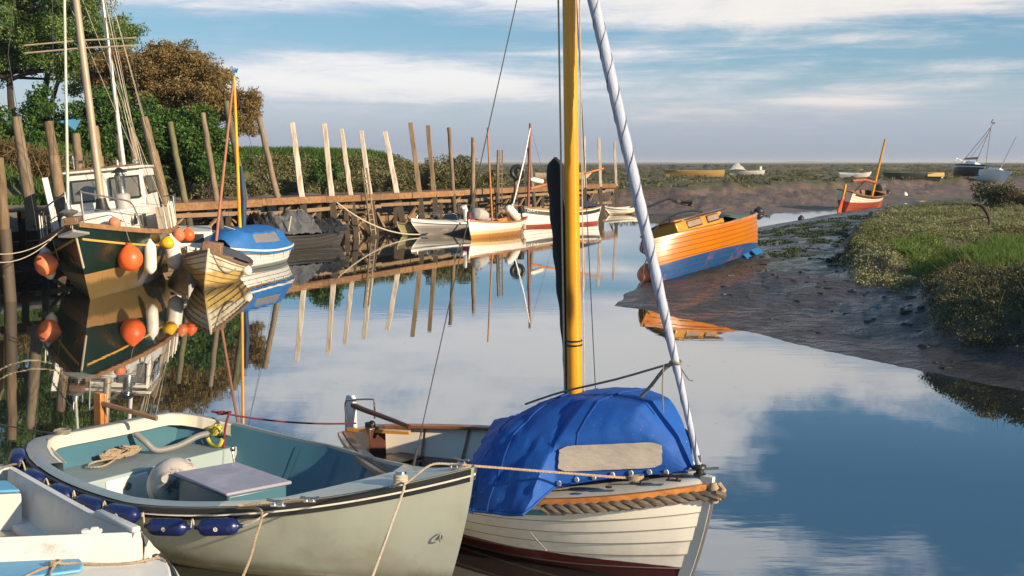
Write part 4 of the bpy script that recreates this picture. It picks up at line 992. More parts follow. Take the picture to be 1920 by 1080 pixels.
    mb = MB(); ps = [(x0 - .06, .0, .79), (x0 + .10, .0, .77), (x0 + .38, .03, .735), (x0 + .62, .04, .71), (x0 + .78, .04, .695)]; cs = curve(ps, .05); mb.tube(cs, [.030 - .009 * i / len(cs) for i in range(len(cs))], 10); mb.build('tiller', M_darkwood, t)
    mb = MB(); mb.tube(curve([(x0 - .08, -.07, .60), (x0 - .09, -.07, .82), (x0 - .02, -.05, .855), (x0 + .10, .10, .855), (x0 + .13, .12, .83), (x0 + .13, .12, .66)], .03), .009, 8); mb.build('stern_hoop', M_steel, t)
    mb = MB(); mb.beam((x0 + .05, -.16, h.z0 + .03), (x0 + .62, .17, h.z0 + .03), .055, .035); mb.build('sheet_horse', wood('pale_varnished_bar', (.72, .36, .06), (.55, .24, .04), .3, 1, 'x', coat=.5, bs=.06), t, bevel=.006)
    mb = MB(); mb.box((x0 + .25, -.03, h.z0 + .075), (.11, .05, .06)); mb.lathe([(.035, -.02), (.04, 0), (.035, .02)], 12, (x0 + .27, -.02, h.z0 + .09), Matrix.Rotation(R(90), 3, 'X')); mb.build('pulley_block', M_black, t, bevel=.008)
    mb = MB(); mb.box((x0 + .30, .0, .42), (.06, .2, .42)); mb.build('rudder_case', M_darkwood, t, bevel=.01)
    for p, rz in (((1.97, -.20, .885), .5), ((1.79, -.40, .868), .55)): cleat(t, p, rz, 1.0, M_black)
    mb = MB(); mb.lathe([(.024, 0), (.026, .008), (.012, .012)], 10, (1.62, -.52, .835)); mb.build('deck_vent', M_black, t)
    mb = MB(); mb.tube([(1.20, -.93, .50), (1.30, -.96, .47), (1.42, -.985, .43)], .006, 5); mb.tube([(.47, -.99, .48), (.46, -1.0, .40)], .006, 5); mb.build('cover_cord', M_rope_pale, t)
    return t, h
CB, CBH = covered_boat()

# ---------------------------------------------------------------- pale green launch (foreground)
def pale_launch():
    t = thing('open_launch', 'pale grey-green open launch with blue inside lying across the foreground', 'boat', (-2.04, 9.53, 0), -.572, -.022, group=GB)
    h = Hull(4.17, 2.40, .54, 2.9, True, 1.36, .79, .60, .98, .25, .36, .62, .30, .06)
    hm = zpaint('launch_hull_paint', [(-1, (.45, .43, .36)), (.03, (.66, .65, .55)), (.055, (.37, .395, .34))], .3, .40, 1.4, coat=.25, grime=(.06, (.16, .14, .08), .35), stain=(.25, .235, .165), st=(.50, .80))
    mb = MB(); h.outer(mb, 1, n=44); h.transom(mb); mb.build('hull', hm, t)
    top = paint('launch_gunwale_paint', (.40, .45, .46), .35, (.30, .36, .38), 2.5, .6, stain=(.22, .25, .27), st=(.6, .85), coat=.3)
    dk = paint('launch_deck_paint', (.50, .52, .47), .35, (.38, .41, .37), 2.5, .8, stain=(.3, .28, .2), st=(.62, .88), coat=.3)
    def inner(tt, side=1):
        b = h.b(tt); x = (tt - .5) * h.L; y = b - .09
        if side < 0: y = min(y, 1.12 * max(0, 1.32 - x) / .84)
        elif x > .95: y = min(y, .62 * max(0, 1.32 - x) / .37)
        return y
    mb = MB(); h.ringdeck(mb, inner, .10, .60, .004, 50); mb.build('side_deck', paint('launch_side_grey', (.23, .29, .33), .35, (.18, .235, .27), 2.5, .6, stain=(.33, .37, .38), st=(.6, .85), coat=.3), t)
    mb = MB(); h.ringdeck(mb, inner, .60, 1.0, .004, 60); mb.build('foredeck', dk, t)
    # stern deck with its pale front lip
    mb = MB(); rows = []
    for i in range(25):
        a = i / 24 * 2 - 1; y = a * (h.b(.0) + .52) if False else 0
    def sternpt(a, off):     # a -1..1 round the stern, off inboard
        ang = a * 1.0; tt = .10 * abs(a) ** 2.2; side = 1 if a >= 0 else -1
        if abs(a) < .55: p = Vector((h.pt(0, 1).x, h.b(0) * a / .55, h.zs(0)))
        else: p = h.pt(.14 * ((abs(a) - .55) / .45) ** 1.8, 1, side)
        c = Vector((-.9, 0, p.z)); d = (c - p); d.z = 0; return p + d.normalized() * off
    A = [i / 20 * 2 - 1 for i in range(21)]
    mb.grid([[sternpt(a, .0) + Vector((0, 0, .004)), sternpt(a, .08) + Vector((0, 0, .018)), sternpt(a, .17) + Vector((0, 0, .02))] for a in A])
    mb.build('stern_deck', paint('grey_nonslip', (.26, .28, .29), .6, (.21, .22, .24), 8, .5, bs=.3), t)
    mb = MB(); mb.grid([[sternpt(a, .168) + Vector((0, 0, .023)), sternpt(a, .195) + Vector((0, 0, .014)), sternpt(a, .20) + Vector((0, 0, -.085)), sternpt(a, .16) + Vector((0, 0, -.09))] for a in A]); mb.build('stern_lip', paint('cream_lip', (.68, .63, .50), .4, (.60, .55, .44), 3, .6), t)
    # black rubbing strake with a pale line
    mb = MB(); h.rail(mb, -.005, .030, -.045, -.005, 0, .995, n=60); h.rail(mb, -.005, .026, -.098, -.062, 0, .995, n=60)
    mb.box((h.pt(0, 1).x - .01, 0, h.z0 - .025), (.04, h.b(0) * 2, .04)); mb.box((h.pt(0, 1).x - .01, 0, h.z0 - .08), (.036, h.b(0) * 2, .036)); mb.build('rubbing_strake', M_black, t)
    mb = MB(); h.rail(mb, -.005, .020, -.062, -.045, 0, .995, n=60); mb.build('strake_line', M_fwhite, t)
    blue = paint('launch_inner_blue', (.055, .155, .215), .4, (.045, .125, .18), 3, .6, stain=(.12, .2, .23), st=(.62, .85))
    pale = paint('launch_inner_pale', (.33, .41, .42), .4, (.27, .35, .37), 3, .6, stain=(.2, .24, .24), st=(.62, .85))
    mb = MB(); h.inside(mb, .09, .30, .03, .84); mb.build('inner_hull', blue, t)
    for tt in (.34, .47, .58, .7):
        for sg in (1, -1): mb = MB(); mb.grid([[h.pt(tt, v, sg, -.098) + Vector((dx, 0, 0)) for dx in (-.03, .03)] for v in (.32, .5, .7, .95)]); mb.build('rib', blue, t)
    # stern bench, hatch in its face
    xb = -1.42; zb = .50
    mb = MB(); rr = []
    for i in range(9):
        tt = .02 + .15 * i / 8; v = h.tz(tt, zb); y = h.pt(tt, v).y - .10; rr.append([Vector((h.pt(tt, 1).x + .02, -y, zb)), Vector((h.pt(tt, 1).x + .02, y, zb))])
    xe = rr[-1][0].x; ye = rr[-1][1].y
    mb.grid(rr); mb.build('stern_bench', paint('launch_bench_grey', (.20, .26, .28), .5, (.16, .21, .23), 3, .6), t)
    mb = MB(); mb.box((xe + .012, 0, .30), (.03, ye * 2 - .01, .42)); mb.build('bench_front', pale, t, bevel=.012)
    mb = MB(); mb.box((xe + .035, -.36, .335), (.018, .44, .30)); o = mb.build('locker_hatch', M_white, t, bevel=.02)
    mb = MB(); mb.lathe([(.035, 0), (.035, .006), (.026, .008), (.026, .003)], 14, (xe + .046, -.36, .40), Matrix.Rotation(R(90), 3, 'Y')); mb.build('hatch_ring', M_galv, o)
    # engine box
    mb = MB(); c = Matrix.Rotation(R(0), 3, 'Z')
    rb_ = Matrix.Rotation(R(-14), 3, 'Z'); mb.box((-.19, -.22, .36), (.82, .54, .46), rb_); mb.build('engine_box', blue, t, bevel=.02)
    mb = MB(); mb.box((-.19, -.22, .605), (.88, .60, .03), rb_); mb.build('engine_lid', paint('faded_lilac_lid', (.33, .32, .40), .5, (.26, .26, .34), 5, .8, stain=(.42, .42, .48), st=(.5, .7), bs=.2), t, bevel=.012)
    mb = MB(); mb.tube([(-.70, .30, .45), (-.70, .30, .56), (-.72, .30, .66)], .010, 8); mb.lathe([(.0, -.028), (.020, -.018), (.026, 0), (.020, .018), (.0, .028)], 12, (-.72, .30, .685)); mb.build('gear_lever', M_steel, t)
    mb = MB(); mb.box((-.70, .30, .40), (.16, .10, .12)); mb.build('lever_base', pale, t, bevel=.02)
    # rudder head and tiller over the stern
    x0 = h.pt(0, 1).x
    mb = MB(); mb.box((x0 - .06, 0, .88), (.10, .045, .40)); mb.box((x0 - .06, .035, .92), (.11, .022, .30)); mb.build('rudder_head', M_varn, t, bevel=.008)
    mb = MB(); mb.beam((x0 - .02, .0, .985), (x0 + .62, .10, .90), .035, .045); mb.build('tiller', M_teak, t, bevel=.01)
    # mooring bitt and fairleads on the foredeck
    mb = MB(); mb.lathe([(.045, 0), (.05, .012), (.032, .018), (.030, .085), (.042, .092), (.042, .13), (.036, .138)], 20, (1.62, -.28, h.zs(.88) - .03)); mb.build('mooring_bitt', M_steel, t)
    for p, rz in (((1.95, -.07, .965), .3), ((1.90, .10, .96), 0)): 
        cleat(t, p, rz, .75, M_galv, 'fairlead')
    cleat(t, (1.02, -.93, h.zs(.745) + .02), .5, 1.0); cleat(t, (1.24, -.84, h.zs(.8) + .02), .5, .8)
    mb = MB(); p = h.pt(.965, h.tz(.965, .43), -1, .01); mb.tube(curve([p + Vector((0, -.01, .03)), p + Vector((.01, -.03, .01)), p + Vector((.01, -.03, -.02)), p + Vector((0, -.01, -.03))], .01), .006, 8); mb.lathe([(.018, -.004), (.018, .008)], 12, p, Matrix.Rotation(R(70), 3, 'X')); mb.build('bow_ring', M_galv, t)
    # grey hose run under the stern deck
    mb = MB(); mb.tube(curve([(-1.86, .18, .70), (-1.76, .22, .62), (-1.72, .30, .54), (-1.66, .5, .55), (-1.60, .72, .62), (-1.56, .9, .62)], .03), .030, 10); mb.build('hose', paint('grey_hose', (.22, .215, .21), .5, (.15, .15, .15), 6, .6), t)
    return t, h
PL, PLH = pale_launch()
def W(root, p): return root.matrix_basis @ Vector(p)
# things lying in the launch
def rope_coil():
    mb = MB(); c = Vector((-1.83, -.02, .535)); pts = []
    for k in range(7):
        w = .11 + .016 * random.random(); l = .20 + .03 * random.random()
        for j in range(12):
            a = 2 * math.pi * j / 12; pts.append(c + Vector((w * .62 * math.cos(a) + .008 * k * random.uniform(-1, 1), l * math.sin(a) * (1 - .35 * abs(math.cos(a))), .010 * (k % 4) + .03 * abs(math.sin(a * .5)) * random.random())))
    pts += [c + Vector((.12, -.18, .0)), c + Vector((.17, -.34, -.01)), c + Vector((.10, -.42, -.01)), c + Vector((.03, -.33, .0)), c + Vector((.10, -.15, .02))]
    mb.rope([W(PL, p) for p in pts], .011)
    mb.tube([W(PL, c + Vector((.07 * math.cos(a), .05 + .03 * math.sin(a * 3), .035 + .05 * math.sin(a)))) for a in [k * .45 for k in range(40)]], .010, 6)
    one('rope_coil', mb, M_rope_tan, 'tangled coil of tan rope on the stern bench of the pale launch', 'rope')
rope_coil()
def ball_buoy(p, r, label, mat, cat='buoy', name='ball_buoy', sq=1.0, rot=None, group=None, eye=True):
    t = thing(name, label, cat, p, group=group); mb = MB()
    prof = [(0.001, -r * sq)] + [(r * math.cos(a), r * sq * math.sin(a)) for a in [R(-80 + i * 10) for i in range(13)]] + [(r * .66, r * sq * .80), (r * .38, r * sq * 1.05), (r * .2, r * sq * 1.20), (r * .14, r * sq * 1.28)]
    mb.lathe(prof, 22, (0, 0, 0), rot); mb.build('body', mat, t)
    if eye:
        mb = MB(); e = Vector((0, 0, r * sq * 1.30)); mb.lathe([(r * .15, 0), (r * .16, r * .12), (r * .06, r * .18)], 10, rot @ e if rot is not None else e, rot); mb.build('eye', M_black, t)
    return t
ball_buoy(W(PL, (-.90, -.20, .44)), .235, 'scuffed white round buoy lying in the pale launch beside the engine box', paint('scuffed_white_buoy', (.58, .53, .48), .6, (.42, .36, .31), 6, .8, stain=(.07, .05, .04), st=(.50, .60), bs=.2), rot=Matrix.Rotation(R(65), 3, 'X') @ Matrix.Identity(3), eye=False, name='round_buoy')
mb = MB(); c = Vector((-1.50, .86, .60))
mb.tube(curve([W(PL, c + Vector(p)) for p in ((-.02, .0, .10), (-.10, -.02, .06), (-.11, -.03, -.03), (-.03, -.04, -.08), (.06, -.04, -.07), (.09, -.03, -.01))], .01), .020, 8)
for k in range(4): mb.tube([W(PL, c + Vector((-.02 + .05 * math.cos(a) + .012 * k, -.02 + .03 * math.sin(a), .06 + .045 * math.sin(a + k)))) for a in [i * .5 for i in range(14)]], .009, 6)
one('yellow_line_reel', mb, paint('yellow_plastic', (.62, .55, .08), .4, (.5, .42, .06), 6, .6), 'yellow plastic reel with pale line hanging inside the far side of the pale launch', 'reel')
# navy fenders strung along the launch's near side
GF = 'navy fenders along the pale launch'
def fender(t_, ln=.30, r=.062, label='', z=-.135):
    h = PLH; p = h.pt(t_, 1, -1, .035 + r * .5, z if t_ > .5 else -.06); a = h.pt(min(1, t_ + .02), 1, -1); b = h.pt(max(0, t_ - .02), 1, -1); d = (a - b).normalized()
    t = thing('long_fender', label, 'fender', W(PL, p), group=GF)
    dw = (PL.matrix_basis.to_3x3() @ d).normalized(); rot = Vector((0, 0, 1)).rotation_difference(dw).to_matrix()
    hl = ln / 2; mb = MB(); mb.lathe([(.012, -hl - .04), (.018, -hl - .012), (r * .45, -hl), (r * .78, -hl + .014), (r * .95, -hl + .04), (r, -hl + .075), (r, hl - .075), (r * .95, hl - .04), (r * .78, hl - .014), (r * .45, hl), (.018, hl + .012), (.012, hl + .04)], 20, (0, 0, 0), rot); mb.build('body', M_navy, t)
    mb = MB(); nrm = Vector((dw.y, -dw.x, 0)).normalized(); rt = Vector((0, 0, 1)).rotation_difference(nrm).to_matrix(); mb.lathe([(.011, 0), (.014, .002), (.017, 0)], 12, nrm * (r + .001), rt); mb.build('mark', M_fwhite, t)
    return t, dw, hl
fl = [(.615, 'navy fender nearest the tan mooring rope, right end of the string'), (.525, 'navy fender second from the right on the pale launch'), (.435, 'navy fender third from the right, beside the white dinghy\'s coaming'), (.35, 'navy fender fourth from the right, above the white dinghy\'s gunwale'), (.26, 'small faded navy fender among the darker ones on the launch\'s quarter'), (.16, 'navy fender fifth along, just below the launch\'s rounded quarter'), (.05, 'navy fender hanging at the launch\'s stern corner, left end of the string')]
ends = []
for i, (tt, lb) in enumerate(fl):
    o, dw, hl = fender(tt, .30 if i < 4 else .24, .066 if i < 4 else .075, lb); ends.append((o.matrix_basis.translation + dw * (hl + .04), o.matrix_basis.translation - dw * (hl + .04)))
mb = MB()
for i in range(len(ends) - 1):
    a, b = ends[i][1], ends[i + 1][0]; mid = (a + b) / 2 + Vector((0, 0, .07)); mb.tube(curve([a, mid, b], .02), .007, 6)
mb.tube(curve([ends[0][0], ends[0][0] + Vector((.12, -.02, .06)), W(PL, PLH.pt(.69, 1, -1, .03, -.06))], .02), .008, 6)
one('fender_line', mb, M_rope_pale, 'thin pale line linking the navy fenders under the launch\'s strake', 'rope')

# ---------------------------------------------------------------- white dinghy, bottom left corner
def white_dinghy():
    o = Vector((-2.46, 7.58, 0)); a = Vector((.664, -.747, 0))    # heading down the right-hand gunwale
    t = thing('white_dinghy', 'white fibreglass dinghy with sky-blue seat pads cut off by the lower left corner', 'boat', o, group=GB)
    q = lambda px, py, z: P(px, py, z) - o
    g = [q(28, 879, .72), q(90, 914, .715), q(185, 966, .72), q(265, 1000, .75)]
    nrm = Vector((a.y, -a.x, 0)) * -1          # outward to the right
    wm = paint('dinghy_white', (.74, .74, .71), .4, (.64, .63, .58), 3, .6, stain=(.30, .25, .19), st=(.55, .76), coat=.15, bs=.15, specks=(14, (.20, .16, .12), .35))
    mb = MB(); outl = curve([q(-60, 868, .71), q(10, 872, .715), *g, q(300, 1036, .58), q(322, 1066, .55), q(330, 1100, .55), q(300, 1170, .55), q(200, 1230, .55)], .06)
    rows = []
    for i, p in enumerate(outl):
        d = (outl[min(i + 1, len(outl) - 1)] - outl[max(i - 1, 0)]); nn = Vector((-d.y, d.x, 0)).normalized()
        rows.append([p + nn * .012, p + nn * .05 + Vector((0, 0, -.06)), p + nn * .02 + Vector((0, 0, -.2)), p - nn * .10 + Vector((0, 0, -p.z - .2))])
    mb.grid(rows); mb.build('hull', wm, t)
    lx = Vector((-1.7, -.35, 0))
    # gunwale cap and inner side
    cap = curve(g, .06); mb = MB()
    mb.grid([[p + nrm * .014, p + nrm * .0 + Vector((0, 0, .012)), p - nrm * .045 + Vector((0, 0, .012)), p - nrm * .055 + Vector((0, 0, -.01)), p - nrm * .085 + Vector((0, 0, -.30)), p - nrm * .20 + Vector((0, 0, -.31)), p - nrm * .23 + Vector((0, 0, -.62))] for p in cap]); mb.build('inner_side', wm, t)
    mb = MB(); a0 = g[2] + Vector((0, 0, .012)); b0 = g[3]; mb.prism([a0, b0 + Vector((0, 0, .012)), b0 + Vector((0, 0, .05)), a0 + (b0 - a0) * .12 + Vector((0, 0, .05))], -nrm * .06); mb.build('raised_coaming_end', wm, t, bevel=.012)
    # far cross panel (forward bulkhead) and blue thwart
    A, Bq = q(30, 877, .72), q(-120, 880, .72)
    mb = MB(); mb.prism([A, Bq, Bq + Vector((0, 0, -.62)), A + Vector((0, 0, -.62))], Vector((-.05, .06, 0))); mb.build('end_panel', wm, t, bevel=.012)
    bl = paint('sky_blue_pad', (.14, .42, .66), .45, (.10, .34, .56), 2.5, .7, stain=(.30, .55, .74), st=(.60, .66), bs=.15)
    mb = MB(); mb.prism([q(38, 924, .655), q(-150, 931, .655), q(-140, 907, .655), q(14, 906, .655)], (0, 0, .025)); mb.build('thwart_pad', bl, t, bevel=.012)
    mb = MB(); mb.prism([q(40, 926, .645), q(-150, 935, .645), q(-150, 935, .645) + Vector((0, 0, -.34)), q(40, 926, .645) + Vector((0, 0, -.34))], Vector((-.03, .04, 0))); mb.build('thwart_front', wm, t, bevel=.008)
    mb = MB(); f = [q(75, 972, .36), q(-300, 972, .36), q(-300, 1040, .36), q(270, 1040, .36)]; mb.add(f, [(0, 1, 2, 3)]); mb.build('floor', paint('dinghy_floor', (.44, .41, .36), .6, (.30, .27, .22), 4, .8, stain=(.12, .09, .06), st=(.55, .75)), t)
    # coaming facing the camera and the near deck
    c0, c1 = q(264, 999, .752), q(-260, 1020, .752); dn = Vector((.05, -.16, -.145))
    mb = MB(); mb.grid([[c0.lerp(c1, f) + Vector((0, .03, -.30)), c0.lerp(c1, f) + Vector((0, .03, .0)), c0.lerp(c1, f) + Vector((0, 0, .006)), c0.lerp(c1, f) + dn * .9, c0.lerp(c1, f) + dn] for f in [i / 12 for i in range(13)]]); mb.build('coaming', wm, t)
    zd = .605; dk = [c0 + dn + Vector((.015, .01, 0))] + [q(296, 1038, zd), q(318, 1060, zd), q(324, 1088, zd), q(300, 1160, zd), q(200, 1230, zd), q(-400, 1260, zd), q(-400, 1048, zd), c1 + dn]
    mb = MB(); mb.prism([Vector((p.x, p.y, zd)) for p in dk], (0, 0, -.05)); mb.build('near_deck', paint('dinghy_near_deck', (.80, .78, .72), .4, (.72, .68, .60), 3, .6, stain=(.48, .33, .18), st=(.52, .74), coat=.2, bs=.15), t, bevel=.015)
    mb = MB(); ed = curve([q(262, 1032, .6), q(296, 1036, .58), q(320, 1058, .57), q(328, 1090, .57), q(305, 1165, .57)], .03); mb.tube([p + Vector((0, 0, -.03)) for p in ed], .02, 8); mb.build('edge_moulding', M_black, t)
    mb = MB(); mb.prism([q(124, 1029, .615), q(140, 1038, .615), q(157, 1062, .615), q(152, 1074, .615), q(-40, 1100, .615), q(-140, 1094, .615), q(-140, 1043, .615)], (0, 0, .022)); mb.build('deck_pad', bl, t, bevel=.010)
    mb = MB(); mb.tube(curve([q(28, 905, .60), q(42, 920, .56), q(46, 945, .45), q(44, 985, .25), q(52, 1000, .2)], .02), .018, 10); mb.build('drain_hose', paint('grey_pipe', (.34, .34, .33), .4), t)
    mb = MB(); c = q(172, 996, .765); mb.box(c, (.13, .05, .028)); mb.box(c + Vector((.02, 0, .018)), (.05, .035, .02)); mb.build('rowlock_block', wm, t, bevel=.008)
    # knotted rope over the pad
    mb = MB(); k = q(103, 1060, .648)
    mb.rope([k + Vector((.02, 0, .01)), q(150, 1056, .637), q(200, 1058, .62), q(250, 1055, .622), q(290, 1047, .624), q(304, 1048, .615), q(314, 1062, .58), q(318, 1085, .45)], .010)
    for i in range(9):
        a_ = i * .8; mb.tube([k + Vector((.034 * math.cos(a_ + j * .7) * (1 - .1 * i / 9), .030 * math.sin(a_ + j * .7), .012 + .014 * math.sin(j * 1.1 + i))) for j in range(8)], .008, 6)
    mb.tube(curve([k, q(80, 1066, .642), q(55, 1077, .642), q(20, 1095, .642)], .03), .008, 6); mb.tube(curve([k, q(95, 1072, .642), q(92, 1090, .642)], .03), .008, 6)
    kr = mb.build('knotted_rope', M_rope_tan, None); kr.location = o
    tag(kr, 'knotted tan rope lying across the sky-blue pad of the white dinghy', 'rope')
white_dinghy()
# ---------------------------------------------------------------- green motor sailer
def frame_window(t, name, c, sx, sy, nrm_x=True, fr=.04, fm=None, gm=None):
    """window in a plane facing +x (nrm_x) or +y, centre c, width sx, height sy"""
    d = (.03, sx, sy) if nrm_x else (sx, .03, sy)
    mb = MB(); mb.box(c, d); f = mb.build(name, fm or M_black, t, bevel=.012)
    mb = MB(); e = Vector((.012, 0, 0)) if nrm_x else Vector((0, .012, 0)); d2 = (.016, sx - 2 * fr, sy - 2 * fr) if nrm_x else (sx - 2 * fr, .016, sy - 2 * fr)
    mb.box(Vector(c) + e, d2); mb.build('pane', gm or M_glass, f, bevel=.006); return f
def green_boat():
    t = thing('motor_sailer', 'dark green motor sailer with white wheelhouse and two masts at the left quay', 'boat', (-10.6, 31.2, 0), math.atan2(-9, 1.65), R(5.5), group=GB)
    h = Hull(9.2, 3.25, .62, 2.0, False, 2.35, 1.30, 1.28, 1.86, .75, .40, 1.0, .95, .15)
    hm = zpaint('green_hull_paint', [(-2, (.13, .085, .035)), (.0, (.26, .155, .06)), (.36, (.30, .17, .065)), (.62, (.005, .019, .013))], .3, .35, 1.2, stain=(.10, .10, .055), st=(.60, .82), coat=.2, grime=(.34, (.10, .075, .03), .5))
    hullpart('hull', h, hm, t, stemw=.0, n=40)
    yl = paint('ochre_line', (.55, .32, .07), .5)
    mb = MB(); h.rail(mb, -.004, .030, -.40, -.35, .05, .985); mb.build('rubbing_strake', yl, t)
    mb = MB(); h.rail(mb, -.05, .045, -.10, .02, 0, .99); mb.build('gunwale', M_fascia, t, bevel=.01)
    mb = MB(); h.deck(mb, 0, 1, -.05, .04, .06); mb.build('deck', paint('grey_deck', (.40, .38, .34), .6), t)
    mb = MB(); mb.box((4.55, 0, 1.93), (1.0, .26, .12)); mb.box((4.98, 0, 1.90), (.12, .34, .16)); mb.build('bow_platform', M_teak, t, bevel=.02)
    wp = paint('wheelhouse_white', (.76, .74, .69), .4, (.66, .63, .56), 2, .6, stain=(.40, .30, .2), st=(.64, .84), coat=.2)
    def house(mb, x0, x1, w0, w1, z0, z1, rake0=.0, rake1=.0, tum=.06):
        vs = [(x0, -w0, z0), (x0, w0, z0), (x1, w1, z0), (x1, -w1, z0), (x0 + rake0, -w0 + tum, z1), (x0 + rake0, w0 - tum, z1), (x1 - rake1, w1 - tum, z1), (x1 - rake1, -w1 + tum, z1)]
        mb.add(vs, [(0, 1, 2, 3), (4, 5, 6, 7), (0, 1, 5, 4), (1, 2, 6, 5), (2, 3, 7, 6), (3, 0, 4, 7)])
    mb = MB(); house(mb, -.7, 3.15, 1.12, .62, 1.2, 1.98, 0, .10); mb.build('coachroof', wp, t, bevel=.06)
    mb = MB(); house(mb, -2.9, -.45, 1.12, 1.05, 1.2, 2.98, .0, .20, .10); wh = mb.build('wheelhouse', wp, t, bevel=.05)
    mb = MB(); mb.box((-1.72, 0, 3.02), (2.5, 2.12, .07)); mb.build('roof', wp, wh, bevel=.03)
    mb = MB(); mb.tube(curve([(-.52, -.98, 3.08), (-.52, .98, 3.08)], .2), .03, 8); mb.build('roof_beading', M_teak, wh)
    gl = paint('wheelhouse_glass', (.10, .115, .12), .07, (.20, .19, .17), 2, .9, bs=.02, spec=.8)
    for y in (-.50, .50):
        mb = MB(); rk = Matrix.Rotation(math.atan2(-.20, 1.78), 3, 'Y'); c = Vector((-.53, y, 2.50))
        mb.box(c, (.03, .80, .62), rk); f = mb.build('windscreen', M_black, t, bevel=.02); mb = MB(); mb.box(c + Vector((.012, 0, 0)), (.02, .70, .52), rk); mb.build('pane', gl, f, bevel=.02)
    for sg in (1, -1):
        for x, w in ((-1.2, .9), (-2.25, .8)):
            mb = MB(); mb.box((x, sg * 1.055, 2.52), (w, .03, .5), Matrix.Rotation(R(3.2) * sg, 3, 'X')); f = mb.build('side_window', M_black, t, bevel=.02)
            mb = MB(); mb.box((x, sg * 1.068, 2.52), (w - .1, .02, .4), Matrix.Rotation(R(3.2) * sg, 3, 'X')); mb.build('pane', gl, f)
    mb = MB(); cx, cy, cz = 1.4, .90, 1.66; rot = Matrix.Rotation(math.atan2(-.5, 3.85), 3, 'Z')
    crown = [(-.13, -.10), (-.16, .05), (-.09, -.0), (-.05, .11), (0, .02), (.05, .11), (.09, 0), (.16, .05), (.13, -.10)]
    mb.prism([Vector((cx, cy, cz)) + rot @ Vector((a, 0, b)) for a, b in crown], rot @ Vector((0, .03, 0))); mb.box(Vector((cx, cy, cz)) + rot @ Vector((0, .02, .12)), (.03, .03, .10), rot); mb.build('crown_emblem', M_black, t)
    mb = MB(); mb.box((.55, 1.03, 1.62), (.34, .03, .34), Matrix.Rotation(math.atan2(-.5, 3.85), 3, 'Z')); mb.build('porthole', M_galv, t, bevel=.05)
    mb = MB(); mb.lathe([(.20, 1.95), (.20, 2.32), (.15, 2.36), (.14, 2.36)], 20, (.55, .55, 0)); mb.build('flue_base', paint('grey_flue', (.40, .38, .36), .5), t)
    mb = MB(); mb.lathe([(.125, 2.36), (.125, 2.78), (.14, 2.80), (.14, 2.84), (.11, 2.86), (.11, 2.92)], 20, (.55, .55, 0)); mb.build('flue_pipe', M_steel, t)
    mb = MB(); mb.lathe([(.22, 2.90), (.06, 3.02), (.02, 3.04)], 20, (.55, .55, 0)); mb.build('flue_cap', M_black, t)
    mb = MB(); mb.lathe([(.22, 1.95), (.16, 2.08), (.12, 2.30)], 16, (1.35, .14, 0)); mb.build('mast_boot', M_black, t)
    alu = paint('weathered_silver_mast', (.42, .34, .25), .5, (.28, .22, .16), 3, .7, metal=.15, stretch=(3, 3, .4))
    rk = Vector((-.10, 0, 1)).normalized()
    m0 = Vector((1.35, .14, 2.0)); m1 = Vector((1.10, .22, 12.6))
    mb = MB(); mb.tube([m0.lerp(m1, i / 10) for i in range(11)], [.098 - .02 * i / 10 for i in range(11)], 14); mb.build('main_mast', alu, t)
    for dx, z in ((0, 6.05), (-.1, 6.25)):
        mb = MB(); mb.tube([(1.26 + dx, -1.22, z), (1.26 + dx, .16, z + .02), (1.26 + dx, 1.5, z - .02)], .022, 8); mb.build('spreader', alu, t)
    z0 = Vector((-1.9, .36, 3.0)); z1 = Vector((-2.1, .36, 10.4))
    mb = MB(); mb.tube([z0, z1], [.06, .045], 10); mb.build('aft_mast', paint('white_mast', (.70, .68, .63), .4), t)
    f0 = Vector((4.5, -.10, 1.95)); f1 = m1.lerp(m0, -.02)
    mb = MB(); mb.tube([f0 + Vector((0, 0, .25)), f0.lerp(Vector((3.9, .62, 9.2)), 1)], [.035, .028], 8); mb.build('furled_forestay', paint('pale_green_luff', (.45, .50, .42), .5), t)
    mb = MB(); mb.lathe([(.05, 0), (.10, .05), (.20, .10), (.22, .14), (.08, .20), (.06, .34)], 16, f0 + Vector((0, 0, .02))); mb.tube([f0 + Vector((0, 0, -.12)), f0 + Vector((0, 0, .1))], .04, 8); mb.build('furling_drum', M_galv, t)
    mb = MB(); mb.prism([(4.28, .0, 4.12), (4.28, .36, 4.16), (4.28, .20, 3.92)], (.06, .06, 0)); mb.prism([(4.30, -.03, 4.17), (4.30, .30, 4.18), (4.12, .2, 4.05)], (.02, 0, -.05)); mb.build('blue_burgee', paint('blue_flag', (.06, .24, .46), .6), t)
    for a, b in (((1.0, 1.55, 1.35), (1.15, -.1, 11.5)), ((.6, 1.6, 1.35), (1.24, 1.30, 6.05)), ((1.3, -1.5, 1.4), (1.24, -1.6, 6.05)), ((1.24, 1.30, 6.05), (1.12, -.2, 11.8)), ((1.24, -1.6, 6.05), (1.12, -.2, 11.8)),
                 ((-.3, 1.6, 1.35), (1.15, -.1, 9)), ((-2.0, 1.2, 3.05), (-2.1, .36, 9.5)), ((-3.6, 1.3, 1.3), (-2.05, .36, 9.5)), ((-1.0, .9, 3.0), (1.15, -.1, 7.5)), ((-4.4, .6, 1.4), (-2.1, .36, 10)), ((4.2, -.5, 1.9), (1.12, -.2, 8.8))):
        mb = MB(); mb.tube([a, b], .007, 5); mb.build('rigging_wire', M_wire if a[0] > 0 else M_rope_pale, t)
    for k in range(4):
        mb = MB(); mb.tube([(-.5 - .12 * k, 1.05, 2.0 + .2 * k), (-1.2 - .1 * k, .72, 3.3 + .5 * k), (-1.95, .4, 5.2 + k)], .012, 6); mb.build('halyard', M_rope_pale, t)
    # pulpit
    def gp(tt, z, sg, off=-.06): p = h.pt(tt, 1, sg, off); p.z += z; return p
